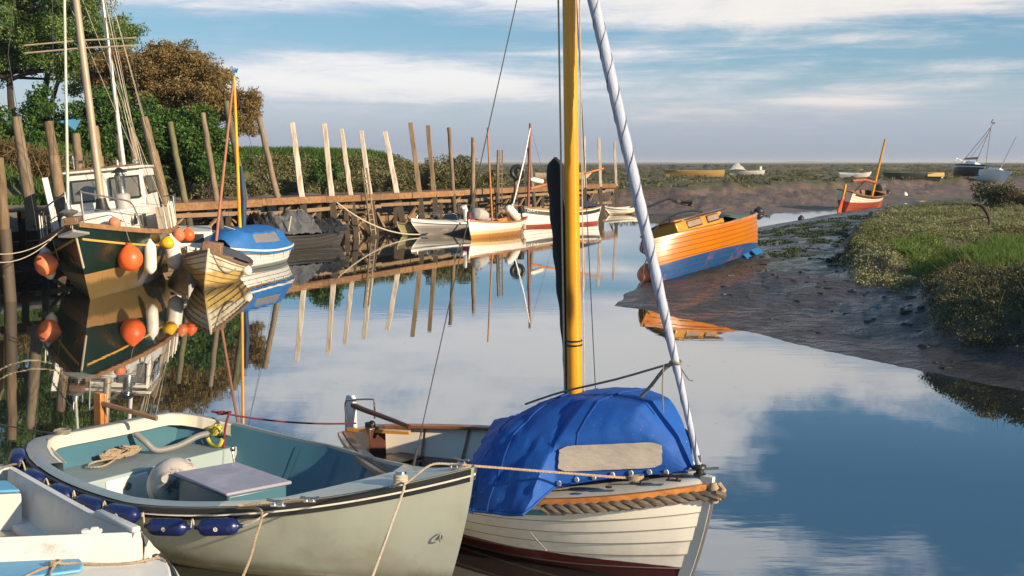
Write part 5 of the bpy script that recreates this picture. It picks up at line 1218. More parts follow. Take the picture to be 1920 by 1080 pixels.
    mb = MB(); rail = [gp(.80, .62, 1), gp(.88, .70, 1), gp(.945, .76, 1)]
    for sg in (1, -1):
        mb.tube(curve([gp(.74, .02, sg), gp(.765, .45, sg), gp(.79, .66, sg), gp(.86, .70, sg), gp(.955, .74, sg), gp(.962, .70, sg), gp(.965, .02, sg)], .06), .020, 8)
        mb.tube([gp(.765, .34, sg), gp(.965, .38, sg)], .013, 6)
    mb.build('pulpit', M_galv, t)
    for sg in (1, -1):
        for tt in (.12, .19, .26, .33, .40, .47, .55, .65):
            if sg < 0 and tt < .4: continue
            if sg > 0 and tt > .64: continue
            mb = MB(); mb.tube([gp(tt, .0, sg, -.02), gp(tt, .68, sg, -.05)], .017, 7); mb.build('stanchion', M_fwhite, t)
    mb = MB(); T_ = [.15 + .48 * i / 24 for i in range(25)]
    mb.grid([[gp(tt, z, 1, -.06 + .012 * math.sin(i * 1.1 + z * 6)) for z in (.03, .2, .4, .6)] for i, tt in enumerate(T_)]); mb.build('side_screen', paint('sand_canvas_screen', (.42, .35, .26), .8, (.30, .24, .17), 3, .7, bs=.4), t)
    mb = MB()
    for z in (.34, .66): mb.tube([gp(.50 + .24 * i / 5, z, 1, -.05) for i in range(6)], .007, 5)
    for z in (.34, .66): mb.tube([gp(.40 + .36 * i / 5, z, -1, -.05) for i in range(6)], .007, 5)
    mb.build('guard_wire', M_galv, t)
    mb = MB(); mb.beam((.6, -1.15, 1.3), (.3, -1.35, 2.95), .16, .06); mb.build('white_leeboard_plank', paint('plank_white', (.66, .64, .58), .6), t, bevel=.01)
    mb = MB(); mb.tube(curve([(-.9, .85, 3.05), (-.95, .88, 3.2), (-1.5, .9, 3.22), (-1.55, .9, 3.05)], .05), .015, 6); mb.build('roof_rail', M_galv, t)
    mb = MB(); mb.lathe([(.02, 0), (.06, .05), (.07, .12), (.03, .18)], 12, (-1.2, .75, 3.06)); mb.build('navigation_lamp', M_fwhite, t)
    mb = MB(); mb.lathe([(.02, 0), (.03, .3), (.05, .32), (.02, .42)], 10, (-.9, -.8, 3.05)); mb.build('aerial', M_galv, t)
    mb = MB(); mb.lathe([(.05, 0), (.05, .18), (.02, .22)], 10, (-1.1, .3, 3.06)); mb.build('horn', M_galv, t)
    mb = MB(); mb.tube(curve([(-3.0, 1.5, 1.9), (-3.4, 1.45, 2.1), (-4.3, 1.2, 2.1), (-4.4, .6, 2.1)], .1), .02, 6); mb.tube([(-3.6, 1.4, 1.3), (-3.6, 1.4, 2.1)], .02, 6); mb.build('stern_rail', M_galv, t)
    # anchor at the bow roller and bobstay
    mb = MB(); p = Vector((4.95, .02, 1.74)); mb.tube([p + Vector((.05, 0, .2)), p + Vector((0, 0, -.05))], .022, 8); mb.prism([p + Vector((-.04, -.34, -.12)), p + Vector((.04, 0, -.16)), p + Vector((-.04, .34, -.12)), p + Vector((.06, 0, -.02))], (.03, 0, -.05)); mb.build('bow_anchor', M_galv, t)
    mb = MB(); mb.tube([(5.0, .06, 1.70), h.pt(1, .56) + Vector((.03, .02, 0))], .028, 8); mb.build('bobstay', paint('cream_bobstay', (.60, .52, .36), .5), t)
    return t, h
GN, GNH = green_boat()
GF2 = 'buoys and fenders hung on the green motor sailer'
def hang(root, h, tt, sg, drop, r, out, label, mat, kind='ball', sq=1.0, ln=.7, tilt=0, group=GF2):
    g = h.pt(tt, 1, sg, .05); p = h.pt(tt, h.tz(tt, h.zs(tt) - drop), sg, out); gw, pw = W(root, g), W(root, p); pw.x, pw.y = gw.x + (pw.x - gw.x), pw.y
    if kind == 'ball': t = ball_buoy(pw, r, label, mat, 'buoy', 'ball_fender', sq, Matrix.Rotation(tilt, 3, 'Y'), group); topp = Vector((r * sq * 1.35 * math.sin(tilt), 0, r * sq * 1.35 * math.cos(tilt)))
    else:
        t = thing('long_fender', label, 'fender', pw, group=group); hl = ln / 2; rot = Matrix.Rotation(tilt, 3, 'Y'); mb = MB()
        mb.lathe([(.02, -hl), (r * .5, -hl + .04), (r * .9, -hl + .12), (r, -hl + .2), (r, hl - .2), (r * .85, hl - .1), (r * .4, hl - .02), (.03, hl + .04)], 18, (0, 0, 0), rot); mb.build('body', mat, t); topp = rot @ Vector((0, 0, hl + .04))
    mb = MB(); mb.tube([topp, Vector(gw) - pw], .010, 6); mb.build('lanyard', M_rope_grey, t); return t
M_o = M_orange
hang(GN, GNH, .845, 1, .78, .30, .30, 'big bright orange ball fender hanging on the green bow', M_orange, sq=1.0)
hang(GN, GNH, .70, 1, .70, .155, .20, 'clean white long fender right of the big orange ball', M_fwhite, 'long', ln=.86)
hang(GN, GNH, .60, 1, .36, .185, .22, 'yellow ball fender between the white fenders on the green boat', M_yellow, sq=.82, tilt=R(12))
hang(GN, GNH, .52, 1, .62, .21, .30, 'fat white fender right of the yellow ball', M_fwhite, 'long', ln=.95, tilt=R(-8))
hang(GN, GNH, .52, 1, .20, .16, .3, 'duller orange ball half hidden beside the green boat\'s stern quarter', M_orange_old)
hang(GN, GNH, .50, 1, .22, .17, .52, 'small orange ball fender in front of the little white cabin boat', M_orange)
o = hang(GN, GNH, .865, 1, -.10, .15, -.10, 'small faded orange buoy sitting on the green boat\'s gunwale', M_orange_old, sq=.85, tilt=R(70))
hang(GN, GNH, .875, -1, .72, .29, .50, 'faded orange ball hanging on the shaded side of the green bow', M_orange_old, sq=.85, tilt=R(80))
hang(GN, GNH, .83, -1, .66, .15, .36, 'off-white long fender behind the faded orange ball on the shaded side', M_fwhite, 'long', ln=.8, tilt=R(-10))

# ---------------------------------------------------------------- boats beyond the green one
def simple_boat(name, label, loc_, rz, heel, h, hullmat, planks=1, gun=None, inner=None, thwarts=(), deckt=None, trim=0.0, th=.014, cat='boat', stemw=.05, g=GB, gw=.04):
    t = thing(name, label, cat, loc_, rz, heel, trim, g)
    hullpart('hull', h, hullmat, t, planks, th, stemw=stemw)
    mb = MB(); h.rail(mb, -.02, gw, -.06, .006, 0, .99); h.stern_rail(mb, .06, -.06, .007); mb.build('gunwale', gun or M_teak, t)
    if inner is not None: mb = MB(); h.inside(mb, .03, .34, .02, .93); mb.build('inner_hull', inner, t)
    if thwarts:
        for tt in thwarts: part('thwart', gun or M_teak, t, lambda mb: h.thwart(mb, tt, .24, h.zs(tt) - .2))
    if deckt: part('foredeck', gun or M_teak, t, lambda mb: h.deck(mb, deckt, 1.0, .005, .02, .05))
    return t
# old clinker boat
h = Hull(4.6, 1.75, .35, 2, False, 2.5, .70, .62, 1.06, .3, .40, .85, .18, .1)
hm = zpaint('old_clinker_paint', [(-1, (.30, .19, .05)), (.18, (.50, .34, .10)), (.48, (.60, .54, .42))], .5, .5, 2.2, stain=(.25, .17, .07), st=(.48, .70), grime=(.05, (.06, .05, .03), .3))
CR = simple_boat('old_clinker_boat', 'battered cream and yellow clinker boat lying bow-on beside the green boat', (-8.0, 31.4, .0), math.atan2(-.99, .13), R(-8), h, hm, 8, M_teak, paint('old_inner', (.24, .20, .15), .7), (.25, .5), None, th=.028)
part('cabin_top', M_teak, CR, lambda mb: mb.box((1.0, -.05, .98), (.5, .5, .34)), bevel=.03)
part('cover', M_grey, CR, lambda mb: mb.grid([[h.pt(tt, 1, sg * -1, -.05) * 1.0 + Vector((0, -h.pt(tt, 1, -1).y * 0, .02)) if False else Vector((h.pt(tt, 1).x, (h.b(tt) - .04) * a, h.zs(tt) + .02 + .16 * (1 - a * a) + .03 * math.sin(tt * 30 + a * 4))) for a in (-1, -.6, -.2, .2, .6, 1)] for tt in [.1 + .45 * i / 12 for i in range(13)] for sg in (1,)]))
part('bow_rope', M_rope_grey, CR, lambda mb: mb.tube(sag(h.pt(.98, .95, 1, .03), h.pt(.75, .8, 1, .04), .25), .02, 6))
ball_buoy(W(CR, h.pt(.60, .80, 1, .12)), .13, 'scuffed cream fender hanging on the old clinker boat', M_fwhite, 'fender', 'ball_fender')
# little white cabin boat with dark window and a blue tarpaulin
h = Hull(4.5, 1.7, .7, 2, False, 2.2, .6, .55, .75, .25)
t = simple_boat('cabin_boat', 'little white cabin boat with one dark window, squeezed between green and blue boats', (-9.9, 36.3, 0), math.atan2(-.97, .2), 0, h, M_white, 1, M_white, None)
part('deck', M_white, t, lambda mb: h.deck(mb, 0, 1, 0))
part('cabin', M_white, t, lambda mb: (mb.prism([(-.9, -.62, .55), (1.1, -.5, .6), (.85, -.45, 1.12), (-.9, -.55, 1.22)], (0, 1.1, 0))), bevel=.05)
frame_window(t, 'side_window', (.0, .49, .88), 1.0, .36, False); frame_window(t, 'front_window', (.99, .05, .88), .7, .36, True)
mb = MB(); mb.grid([[Vector((-2.0 + 1.15 * i / 6, -.7 + 1.45 * j / 6, .62 + .55 * (1 - (abs(j - 3) / 3) ** 2) * (.6 + .4 * math.sin(i)) + random.uniform(-.05, .05))) for j in range(7)] for i in range(7)]); mb.build('tarpaulin', paint('faded_blue_tarp', (.12, .20, .30), .7, (.07, .11, .16), 3, .8, bs=.6), t)

# blue covered day boat
def blue_boat():
    t = thing('day_boat', 'white day boat under a bright blue cover with slim yellow mast', 'boat', (-8.1, 36.0, 0), math.atan2(-.975, -.19), R(1), group=GB)
    h = Hull(4.6, 1.8, .6, 2, False, 2.4, .58, .55, .80, .25, .42, .8, .25, .1)
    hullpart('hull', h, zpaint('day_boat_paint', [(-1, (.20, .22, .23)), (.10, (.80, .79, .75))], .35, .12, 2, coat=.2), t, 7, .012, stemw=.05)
    mb = MB(); h.rail(mb, -.02, .04, -.05, .005); mb.build('gunwale', M_fwhite, t)
    mb = MB(); h.rail(mb, 0, .045, -.15, -.09, .55, .96); mb.build('bow_strake', M_fascia, t)
    bc = paint('bright_blue_canvas', (.012, .13, .40), .65, (.01, .085, .29), 3, .6, bs=.4, bd=.03)
    rows = []
    for i in range(25):
        tt = .02 + .90 * i / 24; b = h.b(tt) + .03; x = h.pt(tt, 1).x; top = .80 + .48 * sm(tt, .08, .36) * (1 - sm(tt, .80, .96) * .75) + .03 * math.sin(i * 2.2) * (1 if i % 3 else .3)
        zb = h.zs(tt) - .12; sh = b * .82
        rows.append([Vector((x, y, z)) for y, z in ((-b, zb), (-b * .98, lerp(zb, top, .45)), (-sh, top - .16), (-sh * .5, top - .03), (0, top), (sh * .5, top - .03), (sh, top - .16), (b * .98, lerp(zb, top, .45)), (b, zb))])
    mb = MB(); mb.grid(rows); o = mb.build('cover', bc, t)
    mb = MB(); mb.grid([[Vector((r[7].x, r[7].y + .012, lerp(r[7].z, r[6].z, a) - .02)) + Vector((0, -abs(r[6].y - r[7].y) * a, 0)) for a in (0, .45, .9)] for r in rows[11:20]]); mb.build('cover_window', paint('smoky_vinyl', (.20, .19, .19), .25, (.13, .13, .14), 4, .7), t)
    mb = MB(); mb.tube([(.55, 0, .6), (.52, 0, 5.75)], [.055, .04], 12); m = mb.build('mast', M_mast_yellow, t)
    mb = MB(); mb.tube([(.52, 0, 5.75), (.52, 0, 5.98)], .012, 6); mb.prism([(.42, 0, 5.92), (.66, 0, 6.0), (.66, 0, 5.86)], (0, .02, 0)); mb.prism([(.52, -.10, 5.92), (.52, .14, 6.0), (.52, .1, 5.86)], (.02, 0, 0)); mb.build('wind_vane', paint('blue_vane', (.05, .18, .38), .5), m)
    mb = MB(); mb.tube([(2.22, 0, .95), (.62, 0, 5.55)], [.045, .035], 10); mb.build('furled_jib', paint('tan_red_sail', (.36, .15, .09), .7, (.26, .10, .06), 4, .6), t)
    mb = MB(); mb.tube([(.42, .06, 1.2), (.36, .08, 2.1), (.42, .06, 3.1)], [.075, .085, .05], 10); mb.build('furled_sail', paint('navy_sail', (.02, .05, .12), .7), t)
    for a, b in (((-.4, .88, .6), (.52, .02, 5.4)), ((-.4, -.88, .6), (.52, -.02, 5.4)), ((-2.2, 0, .75), (.50, 0, 5.6))):
        mb = MB(); mb.tube([a, b], .006, 5); mb.build('shroud', M_wire, t)
    mb = MB(); mb.beam((-2.2, .1, .62), (-3.0, .16, .58), .05, .05); mb.beam((-2.2, -.15, .60), (-2.95, .1, .52), .05, .05); mb.beam((-2.25, .3, .42), (-2.9, .2, .50), .06, .05); mb.build('stern_spar', paint('yellow_spar', (.70, .46, .04), .4), t, bevel=.01)
    mb = MB()
    for i in range(2, 24, 4): mb.tube([rows[i][8] + Vector((0, .02, .03)), rows[i][8] + Vector((0, -.0, -.14))], .008, 5)
    mb.tube([r[8] + Vector((0, .015, .06)) for r in rows], .008, 5); mb.build('cover_lashing', M_wire, t)
    return t
BL = blue_boat()
# dark boat under tarpaulins
h = Hull(5.2, 1.9, .6, 2, False, 2.3, .62, .52, .75, .3)
t = simple_boat('tarpaulin_boat', 'low black boat heaped with grey and black tarpaulins against the jetty', (-8.2, 44.3, 0), math.atan2(4.0, 3.2), 0, h, paint('tarred_hull', (.035, .034, .036), .55, (.06, .055, .05), 3, .7), 5, M_black, paint('tar_inner', (.03, .03, .03), .8))
def tarp(mb, x0, x1, zt, sd):
    def hz_(i, j):
        a, b = i / 3, j / 3; r = 1 - abs(float(vn(a * .9 + b * .5, b * .8 - a * .3, sd + 7)) - .5) * 2
        return .55 + zt * (1 - (abs(j - 15) / 15) ** 1.6) * (.50 + .65 * float(vn(a * .7, b * .6, sd)) + .22 * r ** 4) + .08 * float(vn(a * 2.3, b * 2.1, sd + 3))
    mb.grid([[Vector((lerp(x0, x1, i / 36), -.85 + 1.7 * j / 30, hz_(i, j))) for j in range(31)] for i in range(37)])
part('grey_tarpaulin', M_grey, t, lambda mb: tarp(mb, -1.3, .6, .75, 3), angle=20); part('black_tarpaulin', M_black, t, lambda mb: tarp(mb, -2.3, -1.3, .85, 5), angle=20); part('bow_tarpaulin', M_black, t, lambda mb: tarp(mb, .6, 2.0, .45, 8), angle=20)
part('oar', M_rope_pale, t, lambda mb: (mb.tube([(-1.0, -.8, .7), (-.9, -.85, 1.25)], .03, 6), mb.tube([(1.4, -.7, .62), (2.3, -.3, .72)], .025, 6)))

def outboard(t, p, mat, rz=0, tilt=R(0)):
    o = thing('outboard', None, None); mb = MB(); r = Matrix.Rotation(tilt, 3, 'Y'); mb.box(r @ Vector((0, 0, .30)), (.30, .22, .34), r); mb.box(r @ Vector((-.02, 0, -.05)), (.12, .08, .45), r)
    mb.prism([r @ Vector(q) for q in ((-.14, -.03, -.3), (.1, -.03, -.3), (.06, -.03, -.55), (-.08, -.03, -.55))], (0, .06, 0)); bpy.data.objects.remove(o)
    q = mb.build('outboard', mat, t, bevel=.05); q.location = p; return q
h = Hull(4.4, 1.6, .8, 2, False, 2.2, .45, .42, .58, .2)
sk = simple_boat('skiff', 'small drab skiff with tilted outboard half hidden behind the white speedboat', (-3.65, 53.6, 0), math.atan2(-3.0, -2.6), 0, h, zpaint('skiff_paint', [(-1, (.10, .09, .04)), (.1, (.30, .27, .13))], .5, .5, 2, stain=(.12, .11, .05)), 1, M_teak, M_grey, (.4,))
outboard(sk, (-2.25, 0, .75), M_white, 0, R(25))
h = Hull(4.6, 1.75, .8, 2, False, 2.0, .55, .52, .66, .2, .5, .9, .75, .05)
sp = simple_boat('speedboat', 'low white speedboat with bow rail moored by the jetty, left of the varnished open boat', (-2.75, 53.4, 0), math.atan2(-2.0, -2.2), 0, h, zpaint('speedboat_paint', [(-1, (.30, .27, .24)), (.30, (.42, .39, .36)), (.42, (.78, .77, .73))], .3, .2, 2, coat=.3), 1, M_fwhite, None)
part('deck', M_white, sp, lambda mb: h.deck(mb, .0, 1, .0, .02, .10)); part('bow_rail', M_steel, sp, lambda mb: mb.tube(curve([(1.7, -.35, .7), (1.6, -.38, .9), (.8, -.6, .92), (.3, -.7, .9), (.2, -.7, .62)], .1), .014, 6) or mb.tube(curve([(1.7, .35, .7), (1.6, .38, .9), (.8, .6, .92), (.3, .7, .9), (.2, .7, .62)], .1), .014, 6))
part('windscreen', M_glass, sp, lambda mb: mb.prism([(.1, -.6, .62), (.2, 0, .64), (.1, .6, .62), (-.12, .55, .90), (-.02, 0, .95), (-.12, -.55, .90)], (-.03, 0, 0)))
part('red_cushion', paint('maroon_cushion', (.25, .02, .05), .6), sp, lambda mb: (mb.box((-1.0, .15, .75), (.6, .55, .3)), mb.box((-1.7, .1, .72), (.5, .6, .26))), bevel=.08)
# varnished open boat with white side
h = Hull(5.0, 1.8, .55, 2, False, 2.2, .72, .62, .80, .28, .42, .85, .25, .08)
hm = zpaint('open_boat_paint', [(-1, (.45, .22, .06)), (.16, (.66, .48, .26)), (.30, (.80, .77, .70))], .3, .2, 2, coat=.4, grime=(.05, (.35, .16, .04), .35))
ob = simple_boat('open_boat', 'open white boat, varnished inside, with slim varnished mast in the jetty row', (-.75, 51.6, 0), math.atan2(-4.4, -2.0), R(3), h, hm, 1, M_varn, M_varn, (.3, .55, .75))
part('mast', M_varn, ob, lambda mb: mb.tube([(.1, -.05, .1), (.12, -.05, 4.75)], [.05, .035], 10))
part('canvas_bag', paint('grey_canvas', (.42, .40, .38), .7, (.28, .26, .25), 4, .7), ob, lambda mb: mb.lathe([(.05, -.5), (.24, -.42), (.30, 0), (.24, .42), (.05, .5)], 14, (1.7, .15, .98), Matrix.Rotation(R(80), 3, 'Y')))
part('sail_bundle', M_fwhite, ob, lambda mb: mb.lathe([(.05, -.6), (.2, -.5), (.24, 0), (.18, .5), (.05, .6)], 12, (-1.2, .35, .92), Matrix.Rotation(R(60), 3, 'Y')))
outboard(ob, (-2.5, .2, .75), M_black)
part('hull_fender', M_rope_tan, ob, lambda mb: mb.lathe([(.02, -.16), (.09, -.08), (.09, .08), (.02, .16)], 10, h.pt(.18, .6, 1, .1)))
part('white_bow_post', M_fwhite, ob, lambda mb: mb.box((2.1, -.35, 1.0), (.12, .12, .55)), bevel=.02)
# white boat with black name strake
h = Hull(6.4, 2.1, .55, 2, False, 2.4, .95, .82, 1.15, .35, .42, .9, .15, .1)
hm = zpaint('named_boat_paint', [(-1, (.30, .05, .03)), (.13, (.80, .78, .73))], .35, .12, 2, coat=.2)
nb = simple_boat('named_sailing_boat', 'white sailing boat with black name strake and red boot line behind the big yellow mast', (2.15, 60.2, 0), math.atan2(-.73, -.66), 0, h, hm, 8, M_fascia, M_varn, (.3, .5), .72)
part('name_strake', M_black, nb, lambda mb: h.rail(mb, -.004, .026, -.30, -.06, .02, .985))
fc = bpy.data.curves.new('name_lettering', 'FONT'); fc.body = 'DRIFT'; fc.size = .21; fc.extrude = .004; fc.space_character = 1.15; fc.materials.append(M_fwhite)
fo = bpy.data.objects.new('tmp_lettering', fc); COL.objects.link(fo); bpy.context.view_layer.update()
me_ = bpy.data.meshes.new_from_object(fo.evaluated_get(bpy.context.evaluated_depsgraph_get())); bpy.data.objects.remove(fo)
fo = bpy.data.objects.new('name_lettering', me_); COL.objects.link(fo); fo.parent = nb
pa, pb_ = h.pt(.90, 1, 1, .034), h.pt(.80, 1, 1, .034); dx = (pb_ - pa).normalized(); up = Vector((0, 0, 1)); fo.matrix_basis = Matrix.Translation(pa + Vector((0, .012, -.25))) @ Matrix((dx, up, dx.cross(up))).transposed().to_4x4()
part('mast', paint('red_brown_mast', (.24, .07, .045), .5), nb, lambda mb: mb.tube([(1.9, -.1, .6), (1.75, -.1, 5.15)], [.075, .06], 10))
part('furled_jib', M_fwhite, nb, lambda mb: mb.tube([(3.1, 0, 1.2), (2.3, -.02, 3.3), (1.8, -.05, 4.9)], [.035, .035, .025], 8))
part('shroud', M_wire, nb, lambda mb: (mb.tube([(1.2, .95, .9), (1.76, -.08, 5.0)], .008, 5), mb.tube([(1.2, -.95, .9), (1.76, -.1, 5.0)], .008, 5)))
part('boom_bundle', M_fwhite, nb, lambda mb: mb.lathe([(.04, -.5), (.13, -.4), (.14, .3), (.05, .5)], 10, (1.0, -.3, 2.3), Matrix.Rotation(R(82), 3, 'Y')))
part('varnished_boom', M_varn, nb, lambda mb: mb.tube([(1.7, -.1, 1.9), (-3.6, .4, 2.9)], [.06, .05], 8))
part('stern_cover', paint('dark_blue_cover', (.03, .04, .09), .7), nb, lambda mb: mb.grid([[Vector((-2.9 + 2.6 * i / 8, -.9 + 1.8 * j / 6, .95 + .35 * (1 - (abs(j - 3) / 3) ** 2) * (1 - (abs(i - 4) / 4) ** 2 * .5))) for j in range(7)] for i in range(9)]))
# small tender at the jetty's end
h = Hull(2.4, 1.25, .7, 2, False, 2.2, .48, .40, .52, .12)
simple_boat('rowing_tender', 'small white rowing tender at the far end of the jetty', (6.75, 73.1, 0), math.atan2(-.55, -.85), 0, h, zpaint('tender_paint', [(-1, (.40, .28, .16)), (.1, (.78, .73, .62))], .4, .3, 3), 4, M_fwhite, paint('tender_inner', (.45, .42, .38), .6), (.35, .65))

# ---------------------------------------------------------------- varnished boat aground on the mud
def orange_boat():
    bx, by = 5.55, 33.6
    t = thing('varnished_clinker_boat', 'bright orange varnished clinker boat with blue bottom lying on the mud bank', 'boat', (bx, by, .44), math.atan2(-.83, -.56), R(22), R(4), GB)
    h = Hull(6.3, 2.45, .50, 2.0, False, 2.5, .84, .72, .96, .50, .58, .95, .16, .12)
    hm = zpaint('varnished_hull', [(-1, (.008, .065, .21)), (.10, (.47, .150, .003))], .34, .30, 1.6, coat=.0, stain=(.46, .10, .010), st=(.50, .80), grime=None, slope=.04)
    hullpart('hull', h, hm, t, 10, .030, stemw=.05, n=40, seam=paint('dark_brown_lap_shade', (.12, .035, .008), .6))  # dark brown strips paint the shadow under each lap
    mb = MB(); h.rail(mb, -.03, .035, -.05, .01, 0, .99); h.stern_rail(mb, .06, -.05, .011); mb.build('gunwale', M_varn, t)
    mb = MB(); h.deck(mb, .58, 1, .0, .02, .06); mb.build('foredeck', M_darkwood, t)
    mb = MB(); h.inside(mb, .03, .4, .02, .60); mb.build('inner_hull', M_teak, t)
    yv = wood('golden_varnish', (.72, .38, .03), (.58, .26, .02), .3, 1, 'x', coat=.5, bs=.06)
    mb = MB(); mb.prism([(2.05, -.55, .88), (2.05, .55, .88), (-.45, .78, .80), (-.45, -.78, .80)], (0, 0, .36)); mb.build('cabin', yv, t, bevel=.03)
    mb = MB(); mb.grid([[Vector((x, y * (lerp(.86, .56, (x + .6) / 2.7)), 1.19 + .10 * (1 - y * y))) for y in (-1.05, -.6, 0, .6, 1.05)] for x in (-.6, .3, 1.2, 2.1)]); o = mb.build('cabin_roof', M_darkwood, t); so = o.modifiers.new('thick', 'SOLIDIFY'); so.thickness = .04
    gr = paint('cabin_window', (.34, .25, .18), .15, (.24, .18, .13), 3, .6)
    for x, w in ((1.15, .75), (.15, .62)):
        for sg in (1, -1):
            yy = lerp(.82, .55, (x + .45) / 2.5); rr = Matrix.Rotation(math.atan2(-.27, 2.5) * sg, 3, 'Z'); mb = MB(); mb.box((x, sg * (yy + .000), 1.02), (w, .03, .22), rr); f = mb.build('cabin_side_window', M_darkwood, t, bevel=.05)
            mb = MB(); mb.box((x, sg * (yy + .008), 1.02), (w - .06, .025, .16), rr); mb.build('pane', gr, f, bevel=.04)
    mb = MB(); mb.grid([[Vector((x, y * (h.b(.5 + x / h.L) - .03), h.zs(.5 + x / h.L) + .012 + (.06 + .40 * sm(x, -2.6, -.8)) * (1 - y * y))) for y in (-1, -.6, -.2, .2, .6, 1)] for x in [-2.7 + 2.2 * i / 10 for i in range(11)]]); mb.build('cockpit_cover', paint('sea_green_canvas', (.09, .20, .13), .7, (.05, .13, .09), 3, .6, bs=.4), t)
    mb = MB(); mb.grid([[Vector((-.75 + .6 * i / 6, .35 + .55 * j / 5, .90 + .24 * math.sin(math.pi * (i + .5) / 7) * math.sin(math.pi * (j + .5) / 6))) for j in range(6)] for i in range(7)]); mb.build('blue_bundle', paint('navy_cloth', (.02, .06, .13), .7), t)
    mb = MB(); mb.tube(curve([(3.0, .0, 1.0), (2.2, .05, 1.22), (1.0, .1, 1.45), (.0, .1, 1.45), (-.6, .15, 1.34)], .1), .03, 8); mb.build('lowered_mast', M_black, t)
    # bilge keel plates and rudder, blue
    bm_ = paint('blue_antifouling', (.014, .15, .38), .45, (.01, .10, .27), 2, .7, stain=(.05, .07, .10), st=(.55, .8))
    for x0, x1 in ((-2.9, -2.2), (-2.0, -1.5)):
        mb = MB(); mb.prism([(x0, .36, -.18), (x1, .40, -.18), (x1 - .04, .52, -.46), (x0 + .04, .48, -.44)], (0, .045, .02)); mb.build('bilge_plate', bm_, t, bevel=.01)
    mb = MB(); mb.prism([(2.6, -.03, -.30), (-2.9, -.03, -.36), (-2.9, -.03, -.62), (1.9, -.03, -.56)], (0, .06, 0)); mb.build('keel', bm_, t)
    part('stern_cleat', M_black, t, lambda mb: mb.tube([(-2.6, .66, .80), (-2.7, .68, .93), (-2.8, .66, .80)], .02, 6))
    return t, h
OR, ORH = orange_boat()
ball_buoy(P(1211, 515, .20), .24, 'round buoy with orange side hanging under the orange boat\'s bow', M_orange_old, eye=False)
mb = MB(); mb.tube(curve([W(OR, ORH.pt(.99, .75, 1, .03)), P(1207, 500, .5), P(1206, 525, .15), P(1197, 538, .02), P(1203, 552, -.1)], .1), .018, 6); one('mooring_chain', mb, M_wire, 'dark mooring chain dropping from the orange boat\'s bow into the water', 'chain')

# ---------------------------------------------------------------- boats farther up the creek
def ground(px, py, z=.2):
    p = P(px, py, z)
    for _ in range(6): z = zat(p.x, p.y); p = P(px, py, max(z, 0))
    return p
h = Hull(5.9, 2.1, .55, 2, False, 2.4, 1.05, .80, 1.0, .45, .42, .9, .2, .15)
hm = zpaint('red_boat_paint', [(-1, (.40, .075, .035)), (.34, (.80, .74, .64))], .4, .25, 2)
a_, b_ = Vector((22.0, 78.2, 0)), Vector((25.9, 82.4, 0)); c_ = (a_ + b_) / 2
rb = simple_boat('red_bottomed_boat', 'white and red open sailing boat tilted on the far mud with stubby yellow mast', (c_.x, c_.y, .34), math.atan2(b_.y - a_.y, b_.x - a_.x), R(10), h, hm, 8, M_fascia, M_teak, (.35, .6), .75)
part('sheer_strake', M_darkwood, rb, lambda mb: h.rail(mb, -.004, .03, -.17, -.06, .05, .98))
part('mast', M_mast_yellow, rb, lambda mb: mb.tube([(1.1, 0, .3), (1.25, -.1, 4.55)], [.10, .07], 10))
part('rudder', paint('red_rudder', (.45, .09, .04), .5), rb, lambda mb: mb.prism([(-2.98, -.04, -.4), (-2.95, -.04, .7), (-3.2, -.04, .6), (-3.5, -.04, -.4)], (0, .08, 0)))
part('rudder_stock', yv_ if False else M_mast_yellow, rb, lambda mb: mb.box((-3.04, 0, .95), (.14, .12, 1.0)), bevel=.02)
part('boom_frame', paint('rusty_red_frame', (.34, .10, .06), .6), rb, lambda mb: (mb.tube([(-3.0, -.4, 1.75), (-1.0, -.3, 1.8), (.9, -.2, 1.55)], .10, 8), mb.tube([(-.9, .3, .9), (-.8, -.3, 1.8)], .06, 6)))
part('bow_bundle', M_grey, rb, lambda mb: mb.lathe([(.05, -.4), (.3, -.3), (.34, .2), (.1, .4)], 10, (2.2, 0, 1.15), Matrix.Rotation(R(80), 3, 'Y')))
GY = 'boats laid up on the far marsh'
def far_boat(name, label, l, r, Y, h, mat, heel=0, deck=None, dz=0.0, dyaw=0.0):
    a, b = D(l[0], l[1], Y), D(r[0], r[1], Y * (1 + dyaw)); c = (a + b) / 2; z = zat(c.x, c.y)
    t = thing(name, label, 'boat', (c.x, c.y, z + dz), math.atan2(b.y - a.y, b.x - a.x), heel, group=GY)
    hullpart('hull', h, mat, t); part('deck', deck or mat, t, lambda mb: h.deck(mb, 0, 1, -.0)); return t, c
h = Hull(7.6, 2.3, .8, 2, False, 2.6, .85, .75, .8, .25)
yt, _ = far_boat('flat_barge', 'long ochre barge lying on the far marsh, leftmost of the laid-up boats', (1352, 330), (1250, 328), 150, h, paint('ochre_barge', (.62, .40, .13), .5, (.45, .27, .09), 1, .7), dz=.25)
part('stern_board', M_grey, yt, lambda mb: mb.box((3.0, 0, .86), (1.6, 1.6, .1)))
h = Hull(5.0, 1.8, .7, 2, False, 2.4, .6, .5, .7, .2)
wk, _ = far_boat('white_workboat', 'grey-white workboat under a bundle of nets on the far marsh', (1422, 325), (1376, 326), 165, h, M_white, dz=.2)
part('net_heap', paint('pale_nets', (.60, .60, .56), .8, (.35, .36, .34), 2, .9, bs=.8, bd=.2), wk, lambda mb: mb.grid([[Vector((.1 + 2.6 * i / 8, -.9 + 1.8 * j / 6, .6 + 1.1 * math.sin(math.pi * i / 8) * math.sin(math.pi * (j + .3) / 6.6) * (.7 + .6 * vn(i * .9, j * .9, 5)))) for j in range(7)] for i in range(9)]))
part('cabin_post', M_fwhite, wk, lambda mb: mb.box((-2.0, 0, .9), (.3, .6, .5)))
h = Hull(4.2, 1.6, .7, 2, False, 2.4, .6, .5, .7, .2)
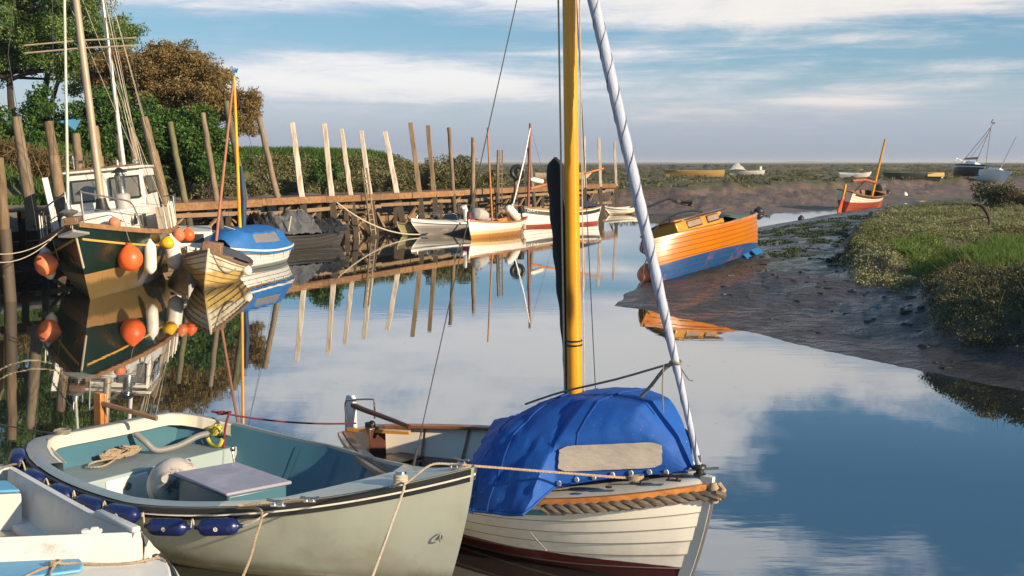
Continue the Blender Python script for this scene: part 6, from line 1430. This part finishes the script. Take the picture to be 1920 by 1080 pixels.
wy, _ = far_boat('dinghy_with_yellow_cover', 'pale dinghy with a yellow patch on the far marsh behind the red-bottomed boat', (1578, 326), (1627, 330), 150, h, M_white, R(8), dz=.2)
part('yellow_cover', M_yellow, wy, lambda mb: mb.grid([[Vector((.3 + 1.1 * i / 5, -.5 + j * .25, .6 + .45 * math.sin(math.pi * (i + .4) / 6))) for j in range(5)] for i in range(6)]))
h = Hull(6.4, 2.2, .8, 2, False, 2.6, .75, .65, .75, .25)
bg, _ = far_boat('dark_punt', 'dark flat punt with ochre end on the far marsh, right of the yellow-patched dinghy', (1752, 334), (1665, 331), 132, h, paint('dark_punt_paint', (.07, .075, .06), .6), dz=.15)
part('ochre_end', paint('ochre_panel', (.62, .42, .16), .5), bg, lambda mb: mb.box((-2.4, 0, .5), (1.9, 2.0, .46)), bevel=.05); part('white_transom', M_fwhite, bg, lambda mb: mb.box((-3.2, 0, .35), (.2, 1.5, .45)))
def yacht(name, label, px, py, Y, rz, heel, hm, mh, extra):
    c = D(px, py, Y); z = zat(c.x, c.y); h = Hull(6.2, 2.1, .5, 2, False, 2.4, .95, .85, 1.15, .3)
    t = thing(name, label, 'yacht', (c.x, c.y, z + .35), rz, heel, group=GY); hullpart('hull', h, hm, t); part('deck', M_white, t, lambda mb: h.deck(mb, 0, 1, 0))
    part('cabin', M_white, t, lambda mb: mb.prism([(-.8, -.6, .9), (1.4, -.45, .95), (1.2, -.4, 1.4), (-.8, -.5, 1.45)], (0, 1.05, 0)), bevel=.05)
    part('mast', M_galv, t, lambda mb: mb.tube([(.7, 0, 1), (.6, 0, mh)], [.07, .05], 8))
    if extra:
        part('rigging_wire', M_wire, t, lambda mb: (mb.tube([(3.0, 0, 1.2), (.62, 0, mh - .6)], .035, 5), mb.tube([(-2.9, 0, 1.0), (.62, 0, mh - .3)], .03, 5), mb.tube([(.4, -.9, 1), (.6, 0, mh - 1.2)], .025, 5)))
        part('furled_sail', M_darkwood, t, lambda mb: mb.tube([(.6, 0, 2.0), (-2.2, 0, 1.95)], [.16, .12], 8)); part('mast_head_vane', M_black, t, lambda mb: (mb.box((.75, 0, mh + .1), (.5, .08, .12)), mb.box((.2, 0, mh + .35), (.12, .06, .5))))
        part('stern_frame', M_fwhite, t, lambda mb: mb.tube([(-2.6, -.8, .9), (-2.7, -.8, 1.7), (-2.7, .8, 1.7), (-2.6, .8, .9)], .05, 6)); part('white_line', M_fwhite, t, lambda mb: h.rail(mb, 0, .03, -.32, -.2))
    else: part('boom', M_galv, t, lambda mb: mb.tube([(.7, 0, 2.0), (-2.6, 0, 2.2)], .05, 6)); part('ochre_transom', M_rope_tan, t, lambda mb: mb.box((-3.05, 0, .6), (.16, 1.0, .55)))
yacht('dark_yacht', 'dark-hulled yacht heeled over on the far marsh with leaning mast', 1815, 331, 140, R(278), R(-23), paint('dark_hull', (.02, .022, .03), .4), 6.4, True)
yacht('white_yacht', 'white yacht leaning on the far marsh right of the dark yacht', 1858, 333, 136, R(282), R(-28), M_white, 5.6, False)
h = Hull(3.6, 1.1, .9, 2, False, 3, .22, .2, .22, .1)  # made-up hull shape, stands for a bright reflection lying on the water
c = P(1757, 383, .1); t = thing('reflection_slab', 'made-up low white and ochre slab standing for a bright reflection in the upper creek', 'boat', c, math.atan2(.25, 1), group=GB); hullpart('hull', h, M_white, t); part('deck', M_white, t, lambda mb: h.deck(mb, 0, 1, 0, .0, .02)); part('ochre_end', paint('ochre_reflection_end', (.6, .4, .14), .5), t, lambda mb: mb.box((-1.2, 0, .2), (1.0, 1.0, .1)))

# ---------------------------------------------------------------- small things
def anchor():
    c = ground(1832, 425, 1.0); t = thing('anchor', 'rusty black anchor lying on the marsh plants', 'anchor', (c.x, c.y, c.z + .12)); m = paint('rusty_iron', (.035, .025, .022), .7, (.07, .035, .02), 6, .7)
    mb = MB(); mb.tube(curve([(-.75, 0, .02), (-.2, 0, .14), (.35, 0, .22)], .05), .045, 8); mb.build('shank', m, t)
    mb = MB(); cs = curve([(-.02, .25, .62), (.22, .1, .52), (.36, 0, .24), (.38, -.1, .02), (.30, -.2, -.10)], .03); mb.tube(cs, [.02 + .045 * math.sin(math.pi * (i + 1) / (len(cs) + 1)) for i in range(len(cs))], 8); mb.build('arms', m, t)
    mb = MB(); mb.prism([(-.12, .3, .60), (.06, .2, .66), (.0, .24, .52)], (.03, .04, 0)); mb.build('fluke', m, t)
anchor()
def tyre():
    f, tp, _ = None, None, None
    r0, foot, tip = [q for q in PST if 'tyre' in q[0]['label']][0]; p = foot.lerp(tip, .93); mb = MB(); p = p + Vector((.1, -.3, 0)); p.z = D(967, 323, p.y).z
    rot = Matrix.Rotation(R(90), 3, 'X') ; prof = [(.19 + .10 * math.cos(R(a)) + .06, .10 * math.sin(R(a))) for a in range(0, 360, 24)]; n = 22; vs = []
    for r, z in prof:
        for j in range(n): a = 2 * math.pi * j / n; vs.append(rot @ Vector((r * 1.25 * math.cos(a), r * 1.25 * math.sin(a), z)) + p)
    k = len(prof); mb.add(vs, [(i * n + j, i * n + (j + 1) % n, ((i + 1) % k) * n + (j + 1) % n, ((i + 1) % k) * n + j) for i in range(k) for j in range(n)]); one('tyre', mb, M_black, 'black tyre hung on the short stout jetty post', 'tyre')
tyre()
c = D(1055, 345, 90); c.z = zat(c.x, c.y)
t = thing('boat_on_trailer', 'upturned cream boat on trestles beyond the jetty, behind the black sail', 'boat', c, math.atan2(.2, 1), group=GY); h = Hull(4.6, 1.6, .8, 2, False, 2.4, .35, .32, .4, .2)
o = hullpart('hull', h, paint('cream_hull', (.66, .55, .40), .5), t); o.location.z = .95; part('frame', M_grey, t, lambda mb: (mb.box((.3, 0, .45), (1.4, .9, .5)), mb.box((-1.6, 0, .4), (.12, .5, .9)), mb.box((1.8, 0, .35), (.12, .5, .7))), bevel=.03); part('blue_panel', M_glass, t, lambda mb: mb.box((.3, -.47, .5), (.9, .04, .3)))
mb = MB(); p0 = ground(1240, 360, .8); 
pts = [ground(*q, .6) + Vector((0, 0, .04)) for q in ((1240, 361), (1252, 370), (1262, 377), (1275, 381), (1288, 384), (1299, 387))]
cs_ = curve(pts, .2); mb.tube(cs_, [.04 + .05 * i / len(cs_) for i in range(len(cs_))], 7); mb.tube(curve([pts[2], pts[2] + Vector((.1, -.6, -.05))], .2), .05, 6); mb.tube([pts[4], pts[4] + Vector((-.25, 0, .22))], .035, 6); mb.tube([pts[4], pts[4] + Vector((-.3, .9, .05))], .05, 6); mb.tube([pts[3], pts[3] + Vector((.5, -.4, .0))], .07, 6)
one('driftwood_branch', mb, M_pile, 'dark forked branch stranded on the far mud slope', 'branch')
ball_buoy(P(1423, 396, .12), .34, 'squat black buoy floating off the far mud bank', M_black, eye=False, sq=.7, name='dark_buoy')
ball_buoy(P(1502, 411, .10), .18, 'little black buoy in the shallow pool above the orange boat\'s stern', M_black, eye=False, name='dark_buoy')
ball_buoy(P(1665, 362, .4), .26, 'dark buoy on the mud just right of the red-bottomed boat', M_black, eye=False, name='dark_buoy')
ball_buoy(P(1697, 366, .3), .24, 'white-topped buoy on the mud farther right of the red-bottomed boat', M_fwhite, eye=False, name='pale_buoy')
for i, (px, py, pt_, lb) in enumerate(((1195, 332, 318, 'thin dark stake on the far marsh just right of the blue furled jib'), (1232, 317, 310, 'tiny far stake left of the ochre barge'), (1477, 322, 312, 'thin stake on the far marsh between the nets and the yellow-patched dinghy'), (1645, 319, 306, 'thin stake behind the red-bottomed boat\'s mast'))):
    b = ground(px, py, 1.2); mb = MB(); mb.tube([b + Vector((0, 0, -.3)), b + Vector((.03, 0, (py - pt_) * b.y / FOC))], [.09, .06], 6); one('marsh_stake', mb, M_pile, lb, 'stake', 'stakes on the far marsh')

# ---------------------------------------------------------------- mooring lines
def line(name, label, pts, r, mat, laid=False, step=.15):
    mb = MB(); mb.rope(pts, r) if laid else mb.tube(curve(pts, step), r, 7); return one(name, mat if False else mb, mat, label, 'rope', 'mooring lines')
def line(name, label, pts, r, mat, laid=False, step=.15):
    mb = MB()
    if laid: mb.rope(pts, r)
    else: mb.tube(curve(pts, step), r, 7)
    return one(name, mb, mat, label, 'rope', 'mooring lines')
L = PLH
pL = lambda *p: W(PL, p)
pC = lambda *p: W(CB, p)
bt = (1.62, -.28, L.zs(.88) + .04)
mb = MB()
for k in range(4): mb.tube([pL(bt[0] + .045 * math.cos(a), bt[1] + .045 * math.sin(a), bt[2] - .04 + .02 * k + .003 * a) for a in [i * .42 for i in range(16)]], .011, 7)
mb.rope([pL(bt[0] + .03, bt[1] - .04, bt[2]), pL(bt[0] + .02, bt[1] - .11, bt[2] - .02), D(758, 910, 7.85), D(733, 985, 7.25), D(697, 1085, 6.6), D(640, 1240, 6.0)], .0095)
mb.rope([pL(bt[0] + .04, bt[1] + .02, bt[2] - .02), pL(1.80, -.16, .985), pL(1.93, -.075, .995)], .010)
tag(mb.build('mooring_rope', M_rope_pale, None), 'pale flecked rope wound round the launch\'s steel bitt and dropping past its bow', 'rope', 'mooring lines')
line('mooring_rope', 'taut pale rope from the launch\'s bow across the blue cover to a deck cleat', [pL(1.93, -.075, .995), pC(1.77, -.40, .905)], .0105, paint('flecked_rope', (.60, .42, .26), .8, (.36, .25, .17), 40, .8), True)
mb = MB(); k = pC(1.78, -.40, .90)
for i in range(8): mb.tube([k + Vector((.05 * math.cos(i * .9 + j * .55), .03 * math.sin(i * .9 + j * .55), .012 + .012 * math.sin(j + i))) for j in range(9)], .010, 6)
tag(mb.build('rope_knot', M_rope_tan, None), 'tan rope hitch on the foredeck cleat of the covered boat', 'rope', 'mooring lines')
line('mooring_rope', 'tan rope looped from the launch\'s side cleat down its near side', [pL(1.24, -.84, .80), pL(1.02, -.93, .76), pL(.92, -1.0, .75), pL(.80, -1.12, .73), D(490, 958, 7.75), D(479, 1010, 7.6), D(468, 1050, 7.45), D(448, 1100, 7.3), D(420, 1180, 7.1)], .0105, M_rope_tan, True)
red0 = pL(-1.58, .98, .80); red1 = pC(-2.0, -.12, .66)
line('red_rope', 'thin dark red rope stretched from the launch\'s stern to the covered boat\'s tiller end', sag(red0, red1, .04), .009, M_rope_red)
mb = MB(); mb.tube(curve([red0 + Vector((-.10, .03, .01)), red0, red0 + Vector((.10, -.06, .02)), pL(-1.42, .93, .82), pL(-1.40, .86, .70), pL(-1.42, .84, .45), pL(-1.44, .80, .30)], .02), .012, 7)
for i in range(5): mb.tube([red0 + Vector((.035 * math.cos(i + j * .8), .02 * math.sin(i + j * .8), .012 * math.sin(j * 1.3))) for j in range(7)], .009, 6)
tag(mb.build('red_rope', M_rope_red, None), 'red rope tail knotted on the launch\'s far gunwale and hanging inside it', 'rope', 'mooring lines')
sc = pL(-1.98, -.52, .80)
mb = MB()
for i in range(7): mb.tube([sc + Vector((.07 * math.cos(i * .7 + j * .6), .06 * math.sin(i * .7 + j * .6), .02 + .02 * math.sin(j + i * .5))) for j in range(10)], .009, 6)
mb.rope([sc, pL(-2.06, -.62, .76), P(70, 872, .55), P(40, 905, .35), P(0, 948, .3), P(-60, 990, .2)][:3] + [P(20, 872, .74), P(-60, 910, .7)], .010); mb.rope([sc, pL(-1.9, -.72, .80), pL(-1.80, -.76, .74), pL(-1.75, -.66, .60)], .010)
mb.tube(curve([sc + Vector((-.05, 0, 0)), P(54, 842, .55), P(44, 880, .15), P(43, 900, -.1)], .05), .012, 7)
tag(mb.build('mooring_rope', M_rope_grey, None), 'tangle of grey rope on the launch\'s left stern quarter running off to the left', 'rope', 'mooring lines')
line('mooring_rope', 'thin dark line running left from the launch\'s stern quarter over the water', sag(sc, D(-40, 785, 14), .02), .008, M_rope_grey)
# covered boat: forestay tie
jf, jt = Vector((2.05, 0, .98)), Vector((1.06, 0, 4.44)); tie = jf.lerp(jt, .215)
line('tie_rope', 'grey rope tied from the furled jib back over the blue cover past the mast', [pC(*tie), pC(1.30, -.06, 1.53), pC(.88, -.09, 1.40), pC(.62, -.08, 1.31), pC(.30, -.06, 1.185)], .009, M_rope_grey)
mb = MB(); tp = pC(*tie); mb.tube(curve([tp, tp + Vector((-.08, .03, -.06)), pC(1.62, -.02, 1.52), pC(1.52, -.02, 1.42)], .02), .014, 7); mb.tube(curve([tp, tp + Vector((.05, -.02, -.06)), tp + Vector((.10, -.02, -.13)), tp + Vector((.13, -.02, -.135))], .02), .006, 6)
mb.tube(curve([tp + Vector((-.09, 0, -.02)), tp + Vector((-.095, 0, -.2)), tp + Vector((-.085, 0, -.38))], .04), .005, 6); mb.tube([tp + Vector((.04 * math.cos(a), .04 * math.sin(a), .01 * math.sin(a * 2))) for a in [i * .5 for i in range(26)]], .010, 6)
tag(mb.build('tie_rope', M_rope_grey, None), 'loose grey rope tails knotted round the furled jib', 'rope', 'mooring lines')
# green boat to quay
line('mooring_rope', 'upper white line from the green bow to the left edge', sag(W(GN, GNH.pt(.96, 1, -1, 0)), D(-30, 473, 24), .25), .010, M_rope_pale)
line('mooring_rope', 'lower white line from the green bow to the left edge', sag(W(GN, GNH.pt(.93, 1, -1, 0)), D(-30, 488, 24), .3), .010, M_rope_pale)
pr = PST[5]; knot = pr[1].lerp(pr[2], .42)
line('mooring_rope', 'long slack pale rope from the rope-tied post down to the white speedboat', sag(knot, D(802, 438, 51.5), .5, 16), .03, M_rope_pale)
line('mooring_rope', 'slack line between the jetty and the skiff\'s bow', sag(D(690, 405, 54), D(742, 424, 51), .25), .02, M_rope_grey)
line('mooring_rope', 'pale line from the blue boat\'s bow over its cover to the stern', sag(D(420, 424, 34), D(538, 470, 37.5), -.05), .012, M_rope_pale)
line('mooring_rope', 'line from the jetty to the varnished open boat', sag(D(868, 376, 57), D(940, 402, 54), .2), .02, M_rope_grey)
line('mooring_rope', 'line from the named boat\'s bow back to the jetty', sag(D(968, 396, 57.2), D(930, 405, 60), .25), .02, M_rope_grey)

# ---------------------------------------------------------------- the damp evening air over the marsh
def air():
    m = bpy.data.materials.new('marsh_haze'); m.use_nodes = True; t = m.node_tree; t.nodes.clear()
    v = t.nodes.new('ShaderNodeVolumePrincipled'); v.inputs['Color'].default_value = (.86, .90, .96, 1); v.inputs['Density'].default_value = .00020; v.inputs['Anisotropy'].default_value = .1
    o = t.nodes.new('ShaderNodeOutputMaterial'); t.links.new(v.outputs[0], o.inputs['Volume'])
    mb = MB(); mb.box((0, 0, 7.2), (19000, 19000, 18.0)); ob = mb.build('haze', m, smooth_=False); tag(ob, kind='stuff')
air()
